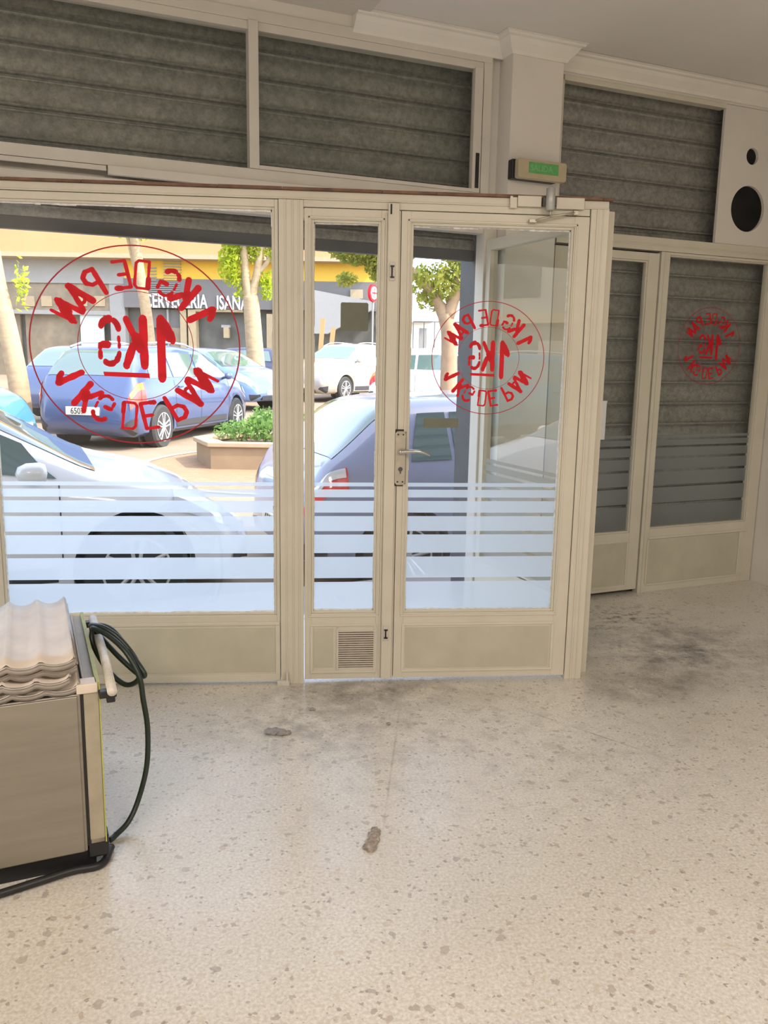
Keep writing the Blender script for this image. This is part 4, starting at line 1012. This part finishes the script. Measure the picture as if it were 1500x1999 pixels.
# ---- trees
M['bark'] = mat('pale_tan_bark', (.36, .26, .155), .85, var=.22, vscale=6, bump=.5, bscale=12, stretch=(1, 1, 2.5))
M['bark2'] = mat('reddish_bark', (.30, .20, .125), .85, var=.2, vscale=6)
def tree(x, d, label, limbs, blobs, n, size, leafm, bark, seed):
    root = empty('tree', st(x, d, gz(d) - .05), -YAW); tag(root, label, 'tree', 'street trees')
    t = MB()
    for pts, r0, r1 in limbs:
        P = catmull(pts, 5); k = len(P); t.tube([tuple(p) for p in P], [r0 + (r1 - r0) * i / (k - 1) for i in range(k)], 12)
    t.build('trunk', M[bark], root, smooth=True)
    f = MB(); foliage(f, blobs, n, size, seed); o = f.build('foliage', M[leafm], root, fix=False); o['kind'] = 'stuff'
    return root
dd = 13.2; k = dd / FPX
tree(lat(45, dd), dd, 'pale tree with slanting trunk at the far left of the window',
     [([(0, 0, 0), (-.05, 0, 1.0), (-.18, 0, 1.9), (-.30, 0, 2.6), (-.38, 0, 3.6), (-.42, 0, 4.8)], .165, .11), ([(-.15, 0, 1.7), (-.38, .05, 2.3), (-.60, .1, 3.2), (-.7, .1, 4.2)], .11, .06)],
     [(.05, .1, 2.45, .13, .15, .45), (-.6, .3, 4.9, .8, .8, .4)], 2600, .06, 'leafY', 'bark', 1)
dd = 24.8
tree(lat(298, dd), dd, 'slim pale tree behind the blue estate car',
     [([(0, 0, 0), (-.02, 0, 1.2), (-.1, 0, 2.4), (-.26, 0, 3.6), (-.44, 0, 5.2)], .19, .14), ([(-.15, 0, 3.0), (-.45, .1, 3.9), (-.7, .2, 5)], .09, .05)],
     [(-.3, .2, 5.2, 1.2, 1.2, .7)], 1500, .08, 'leafY', 'bark', 2)
dd = 23.5
tree(lat(506, dd), dd, 'pale tree forking into bright yellow green leaves beside the central post',
     [([(0, 0, 0), (-.12, 0, 1.3), (-.2, 0, 2.5), (-.24, 0, 2.9)], .26, .21), ([(-.25, 0, 2.75), (-.36, 0, 3.4), (-.42, 0, 4.4)], .15, .10), ([(-.22, 0, 2.8), (-.05, 0, 3.5), (.12, 0, 4.5)], .14, .08), ([(-.02, 0, 3.5), (.3, 0, 3.9), (.6, 0, 4.5)], .07, .05)],
     [(-.75, -.1, 3.75, .34, .4, .62), (-.55, 0, 3.1, .14, .2, .35), (.22, .1, 3.2, .24, .3, .45), (.5, .1, 4.1, .35, .4, .35), (-.1, .1, 4.1, .3, .3, .4), (-.6, .1, 4.4, .5, .5, .4), (-.2, .2, 5.2, 1.5, 1.2, .4)], 9000, .075, 'leafY', 'bark', 3)
dd = 15
tree(lat(872, dd), dd, 'leaning reddish tree seen through the main door glass',
     [([(0, 0, 0), (-.02, 0, 1.0), (-.03, 0, 1.8), (-.12, 0, 2.2)], .155, .13), ([(-.1, 0, 2.1), (-.35, 0, 2.55), (-.75, 0, 2.95), (-1.2, .1, 3.4)], .11, .05), ([(-.08, 0, 2.1), (.12, 0, 2.8), (.25, .1, 3.8)], .12, .05)],
     [(-.2, 0, 2.75, .75, .6, .32), (.3, .1, 3.1, .5, .6, .45), (-.8, .2, 3.5, .6, .5, .35), (.2, .2, 4.0, 1.6, 1.2, .5), (.35, .1, 2.45, .25, .3, .25), (-.35, .1, 2.45, .3, .4, .2)], 9000, .06, 'leafT', 'bark2', 4)
dd = 19
tree(lat(770, dd), dd, 'leafy yellow green tree crown seen at the top of the narrow glass',
     [([(0, 0, 0), (0, 0, 1.5), (-.05, 0, 3.0), (-.4, 0, 4.0)], .12, .08), ([(-.05, 0, 3.0), (-.6, 0, 3.6), (-1.1, 0, 3.9)], .06, .03)],
     [(-.75, -.1, 3.75, .85, .5, .42), (-.45, -.1, 3.3, .3, .3, .3), (-1.15, 0, 3.05, .25, .3, .16), (-1.4, 0, 4.1, .8, .6, .3)], 8000, .06, 'leafT', 'bark', 6)

# ---- buildings across the street
M['orange'] = mat('sunlit_ochre_render', (.42, .235, .105), .85, var=.08, vscale=.6)
M['yellow'] = mat('yellow_fascia', (.62, .38, .03), .6, var=.04)
M['ltgrey'] = mat('light_grey_fascia', (.25, .25, .25), .7, var=.05)
M['dkgrey'] = mat('dark_grey_fascia', (.13, .125, .125), .6, var=.06)
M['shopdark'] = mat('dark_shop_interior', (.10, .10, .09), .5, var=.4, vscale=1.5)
M['shopbrown'] = mat('brown_shop_front', (.20, .16, .11), .5, var=.3, vscale=2)
M['beige'] = mat('beige_stone', (.34, .27, .17), .8, var=.08)
M['whitewall'] = mat('sunlit_white_wall', (.80, .78, .74), .8, var=.04)
M['signwhite'] = mat('white_sign_letters', (.80, .80, .78), .5)
M['skin'] = mat('poster_skin', (.46, .29, .21), .6); M['hair'] = mat('poster_hair', (.22, .12, .06), .6); M['posterbg'] = mat('poster_ground', (.40, .45, .45), .6)
BD = 38.0
bld = empty('cafe_building', st(0, BD, gz(BD)), -YAW); tag(bld, 'low building with ochre cornice, yellow band and dark cafe front across the street', 'building')
bz = gz(BD)
def bx(px0, px1, py0, py1, dep, m, name, back=.4, parent=None):   # slab on the building front, dep metres proud of it
    pm_ = (px0 + px1) / 2; d = BD - dep
    z1, z0 = hgt(pm_, py0, d) - bz, hgt(pm_, py1, d) - bz
    mb = MB(); mb.box(lat(px0, d), lat(px1, d), -dep, back, z0, z1); return mb.build(name, M[m], parent or bld)
bx(-300, 733, 300, 447, .0, 'orange', 'upper_wall', 6)
bx(-300, 733, 447, 500, .9, 'orange', 'cornice', .5)
bx(-300, 733, 494, 503, 1.0, 'beige', 'cornice_edge', .5)
bx(-300, 252, 500, 550, .1, 'ltgrey', 'grey_fascia', .5)
bx(252, 733, 500, 547, .1, 'yellow', 'yellow_fascia', .5)
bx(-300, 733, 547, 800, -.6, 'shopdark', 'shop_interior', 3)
bx(-300, 222, 550, 606, .0, 'shopbrown', 'shop_fascia', .5)
bx(-300, 222, 603, 611, .1, 'ltgrey', 'shop_beam', .5)
bx(60, 165, 611, 770, -.35, 'shopbrown', 'shop_window', .5); bx(-120, 50, 611, 770, -.35, 'shopbrown', 'shop_window', .5)
for a, b in ((60, 79), (92, 112), (160, 179), (193, 213)): bx(a, b, 578, 598, .06, 'beige', 'shop_poster', .0)
bx(222, 250, 550, 790, .05, 'ltgrey', 'pillar', .5)
bx(250, 733, 547, 604, .12, 'dkgrey', 'sign_fascia', .5)
bx(300, 355, 604, 640, -.2, 'dkgrey', 'dark_window', .5); bx(335, 360, 640, 790, -.1, 'shopbrown', 'door_panel', .5)
bx(355, 367, 604, 790, .05, 'beige', 'pillar', .5); bx(370, 385, 604, 790, .1, 'beige', 'pillar', .5)
bx(385, 475, 604, 609, .1, 'beige', 'window_head', .3); bx(520, 545, 613, 790, .1, 'beige', 'pillar', .5)
bx(330, 333, 604, 790, .0, 'ltgrey', 'mullion', .3); bx(440, 450, 640, 660, -.3, 'beige', 'menu_card', .0); bx(436, 452, 635, 640, -.3, 'ltgrey', 'shelf', .0)
lv_ = bx(327, 358, 508, 547, .14, 'yellow', 'vent_louver', .0)
for i in range(7):
    bx(326, 359, 509 + i * 5.5, 510.6 + i * 5.5, .20, 'ltgrey', 'louver_slat', .0)
for i in range(5): bx(295, 312, 522 + i * 6, 523.8 + i * 6, .18, 'ltgrey', 'louver_slat', .0)
for i in range(6): bx(300, 356, 553 + i * 4, 554.3 + i * 4, .18, 'ltgrey', 'louver_slat', .0)
sg = bpy.data.objects['sign_fascia']
sz = 25 / FPX * BD / .70
tt = text_mesh('CERVECERIA', sz, 'sign_lettering', M['signwhite'], sg, (lat(288, BD - .16), -.18, hgt(355, 601, BD - .16) - bz), 1.0, .03, .012)
wdt = max(v.co.x for v in tt.data.vertices); tt.scale.x = (lat(408, BD) - lat(288, BD)) / wdt
tt = text_mesh('ISANA', sz, 'sign_lettering', M['signwhite'], sg, (lat(425, BD - .16), -.18, hgt(450, 604, BD - .16) - bz), 1.0, .03, .012)
wdt = max(v.co.x for v in tt.data.vertices); tt.scale.x = (lat(486, BD) - lat(425, BD)) / wdt
tt = text_mesh('L', sz, 'sign_lettering', M['signwhite'], sg, (lat(531, BD - .16), -.18, hgt(531, 605, BD - .16) - bz), .7, .03, .012)
# portrait poster, plain generic face
pf = bx(166, 210, 612, 690, -.1, 'posterbg', 'portrait_poster', .0)
def oval(cxp, cyp, rxp, ryp, dep, m, name, parent):
    d = BD - dep; cx, cz = lat(cxp, d), hgt(cxp, cyp, d) - bz; rx, rz_ = rxp / FPX * d, ryp / FPX * d
    mb = MB(); mb.prism([(cx + rx * math.cos(2 * math.pi * i / 28), cz + rz_ * math.sin(2 * math.pi * i / 28)) for i in range(28)], -dep - .01, -dep + .01); return mb.build(name, M[m], parent)
oval(189, 622, 14, 12, -.075, 'hair', 'hair', pf); oval(189, 634, 12, 17, -.06, 'skin', 'face', pf); oval(184, 631, 2, 1.2, -.045, 'hair', 'eye', pf); oval(194, 631, 2, 1.2, -.045, 'hair', 'eye', pf); oval(189, 642, 3.2, 1, -.045, 'hair', 'mouth', pf)
# awning and plate seen through the narrow glass
aw = MB(); z1, z0, zb_ = hgt(650, 575, BD) - bz, hgt(700, 592, BD) - bz, hgt(650, 640, BD) - bz
aw.prism([(lat(600, BD), z1 + .15), (lat(725, BD), z0), (lat(725, BD), z0 - .3), (lat(640, BD), zb_ - .3), (lat(600, BD), zb_ - .3)], -1.2, -.6)
aw.build('awning', M['ltgrey'], bld)
bx(679, 703, 565, 583, .25, 'beige', 'name_plate', .0)
rs = empty('round_sign', st(lat(722, 35.6), 35.6, gz(35.6)), -YAW); tag(rs, 'round red and white sign on a post at the right edge of the narrow glass', 'sign')
m_ = MB(); cz = hgt(722, 572, 35.6) - gz(35.6); m_.lathe([(.001, -.05), (.36, -.05), (.36, .05), (.001, .05)], (0, 0, 0), 'y', 36); o = m_.build('disc', M['red'], rs); o.location = (0, 0, cz); o.rotation_euler.z = R(62)
m_ = MB(); m_.lathe([(.001, -.06), (.26, -.06), (.26, -.05)], (0, 0, 0), 'y', 36)
m_.build('face_panel', M['signwhite'], o)
m_ = MB(); m_.box(-.2, .2, -.07, -.06, -.03, .03); m_.box(-.03, .03, -.07, -.06, -.2, .2); m_.build('cross_bars', M['red'], o)
m_ = MB(); m_.tube([(0, .06, 0), (0, .06, cz + .2)], .04, 10); m_.build('post', M['ltgrey'], rs)
# terrace items under the awning
for (a, b, c0, c1, mm, nm, lab, ct) in ((614, 626, 622, 680, 'orange', 'orange_board', 'leaning orange board on the cafe terrace', 'board'), (632, 646, 640, 660, 'orange', 'orange_banner', 'small orange banner hanging on the cafe terrace', 'banner')):
    mb = MB(); mb.prism([(lat(a, 34), 0.0), (lat(a + 8, 34), 0.0), (lat(b + 6, 34), hgt(b, c0, 34) - gz(34)), (lat(b - 3, 34), hgt(b, c0, 34) - gz(34))], -.04, .04)
    o = mb.build(nm, M[mm]); o.location = st(0, 34, gz(34)); o.rotation_euler.z = -YAW; tag(o, lab, ct)
# right-hand white building, orange awning, hedge, fence and terrace chairs
wb = empty('white_building', st(0, 46, gz(46)), -YAW); tag(wb, 'white sunlit building far behind the fence, seen through the main door', 'building')
mb = MB(); mb.box(lat(738, 46), lat(1060, 46), 0, 6, 0, 3.6); mb.build('wall', M['whitewall'], wb)
mb = MB(); mb.box(lat(775, 46), lat(835, 46), -.5, 0, 2.9, 4.2); mb.build('roof_block', mat('pale_blue_block', (.55, .62, .74), .7), wb)
for i in range(5):
    mb = MB(); mb.box(lat(812 + i * 44, 46), lat(826 + i * 44, 46), -.05, .05, 1.0, 2.6); mb.build('window', M['ltgrey'], wb)
lbd = empty('added_reflection_building', st(-25.2, 8, gz(8)), -YAW); tag(lbd, 'grey beige building added out of view on the left, for the lobby side glass to mirror', 'building')  # unseen block, added only to give the lobby side glass something to reflect
MB().box(-6, 0, -2, 27, 0, 9).build('wall', mat('grey_beige_render', (.30, .28, .24), .85, var=.08, vscale=.5), lbd)
for i in range(8):
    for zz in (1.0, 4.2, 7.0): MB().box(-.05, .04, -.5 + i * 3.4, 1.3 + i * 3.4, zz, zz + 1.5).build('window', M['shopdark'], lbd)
MB().box(-.1, .6, -2, 27, 3.1, 3.5).build('ledge', M['beige'], lbd)
oa = MB(); oa.prism([(lat(727, 40), 2.9), (lat(760, 40), 3.3), (lat(760, 40), 2.5), (lat(727, 40), 2.3)], -.8, .8); o = oa.build('orange_awning', M['orange']); o.location = st(.42, 38, gz(40)); o.rotation_euler.z = -YAW; tag(o, 'orange awning at the right corner of the cafe building', 'awning')
fe = empty('metal_fence', st(0, 33, gz(33)), -YAW); tag(fe, 'thin grey metal fence with upright bars behind the main door glass', 'fence')
fh = hgt(830, 628, 33) - gz(33)
for i in range(14):
    x = lat(800, 33) + i * .36 * 1.15; mb = MB(); mb.tube([(x, 0, 0), (x, 0, fh)], .022, 6); mb.build('post', M['guide'], fe)
mb = MB(); mb.tube([(lat(800, 33), 0, fh), (lat(1040, 33), 0, fh)], .025, 6); mb.tube([(lat(800, 33), 0, fh * .45), (lat(1040, 33), 0, fh * .45)], .02, 6); mb.build('rail', M['guide'], fe)
ch0 = None
for i, px in enumerate((806, 838, 870)):
    if ch0 is None:
        ch0 = empty('terrace_chair', (0, 0, 0), -YAW); q = MB()
        q.box(-.22, .22, -.22, .22, .43, .47); q.build('seat', M['guide'], ch0); q = MB(); q.box(-.22, .22, .18, .22, .55, .88); q.build('backrest', M['guide'], ch0)
        for a in (-.2, .2):
            for b in (-.2, .2): q = MB(); q.tube([(a, b, 0), (a, b, .9 if b > 0 else .45)], .02, 6); q.build('leg', M['guide'], ch0)
        r_ = ch0
    else:
        r_ = ch0.copy(); COL.objects.link(r_)
        for c_ in list(ch0.children): k_ = c_.copy(); COL.objects.link(k_); k_.parent = r_
    r_.location = st(lat(px, 31.6), 31.6, gz(31.6)); r_.rotation_euler.z = -YAW + .3 * i
    tag(r_, ('leftmost', 'middle', 'rightmost')[i] + ' of three grey terrace chairs in front of the metal fence', 'chair', 'terrace chairs by the fence')
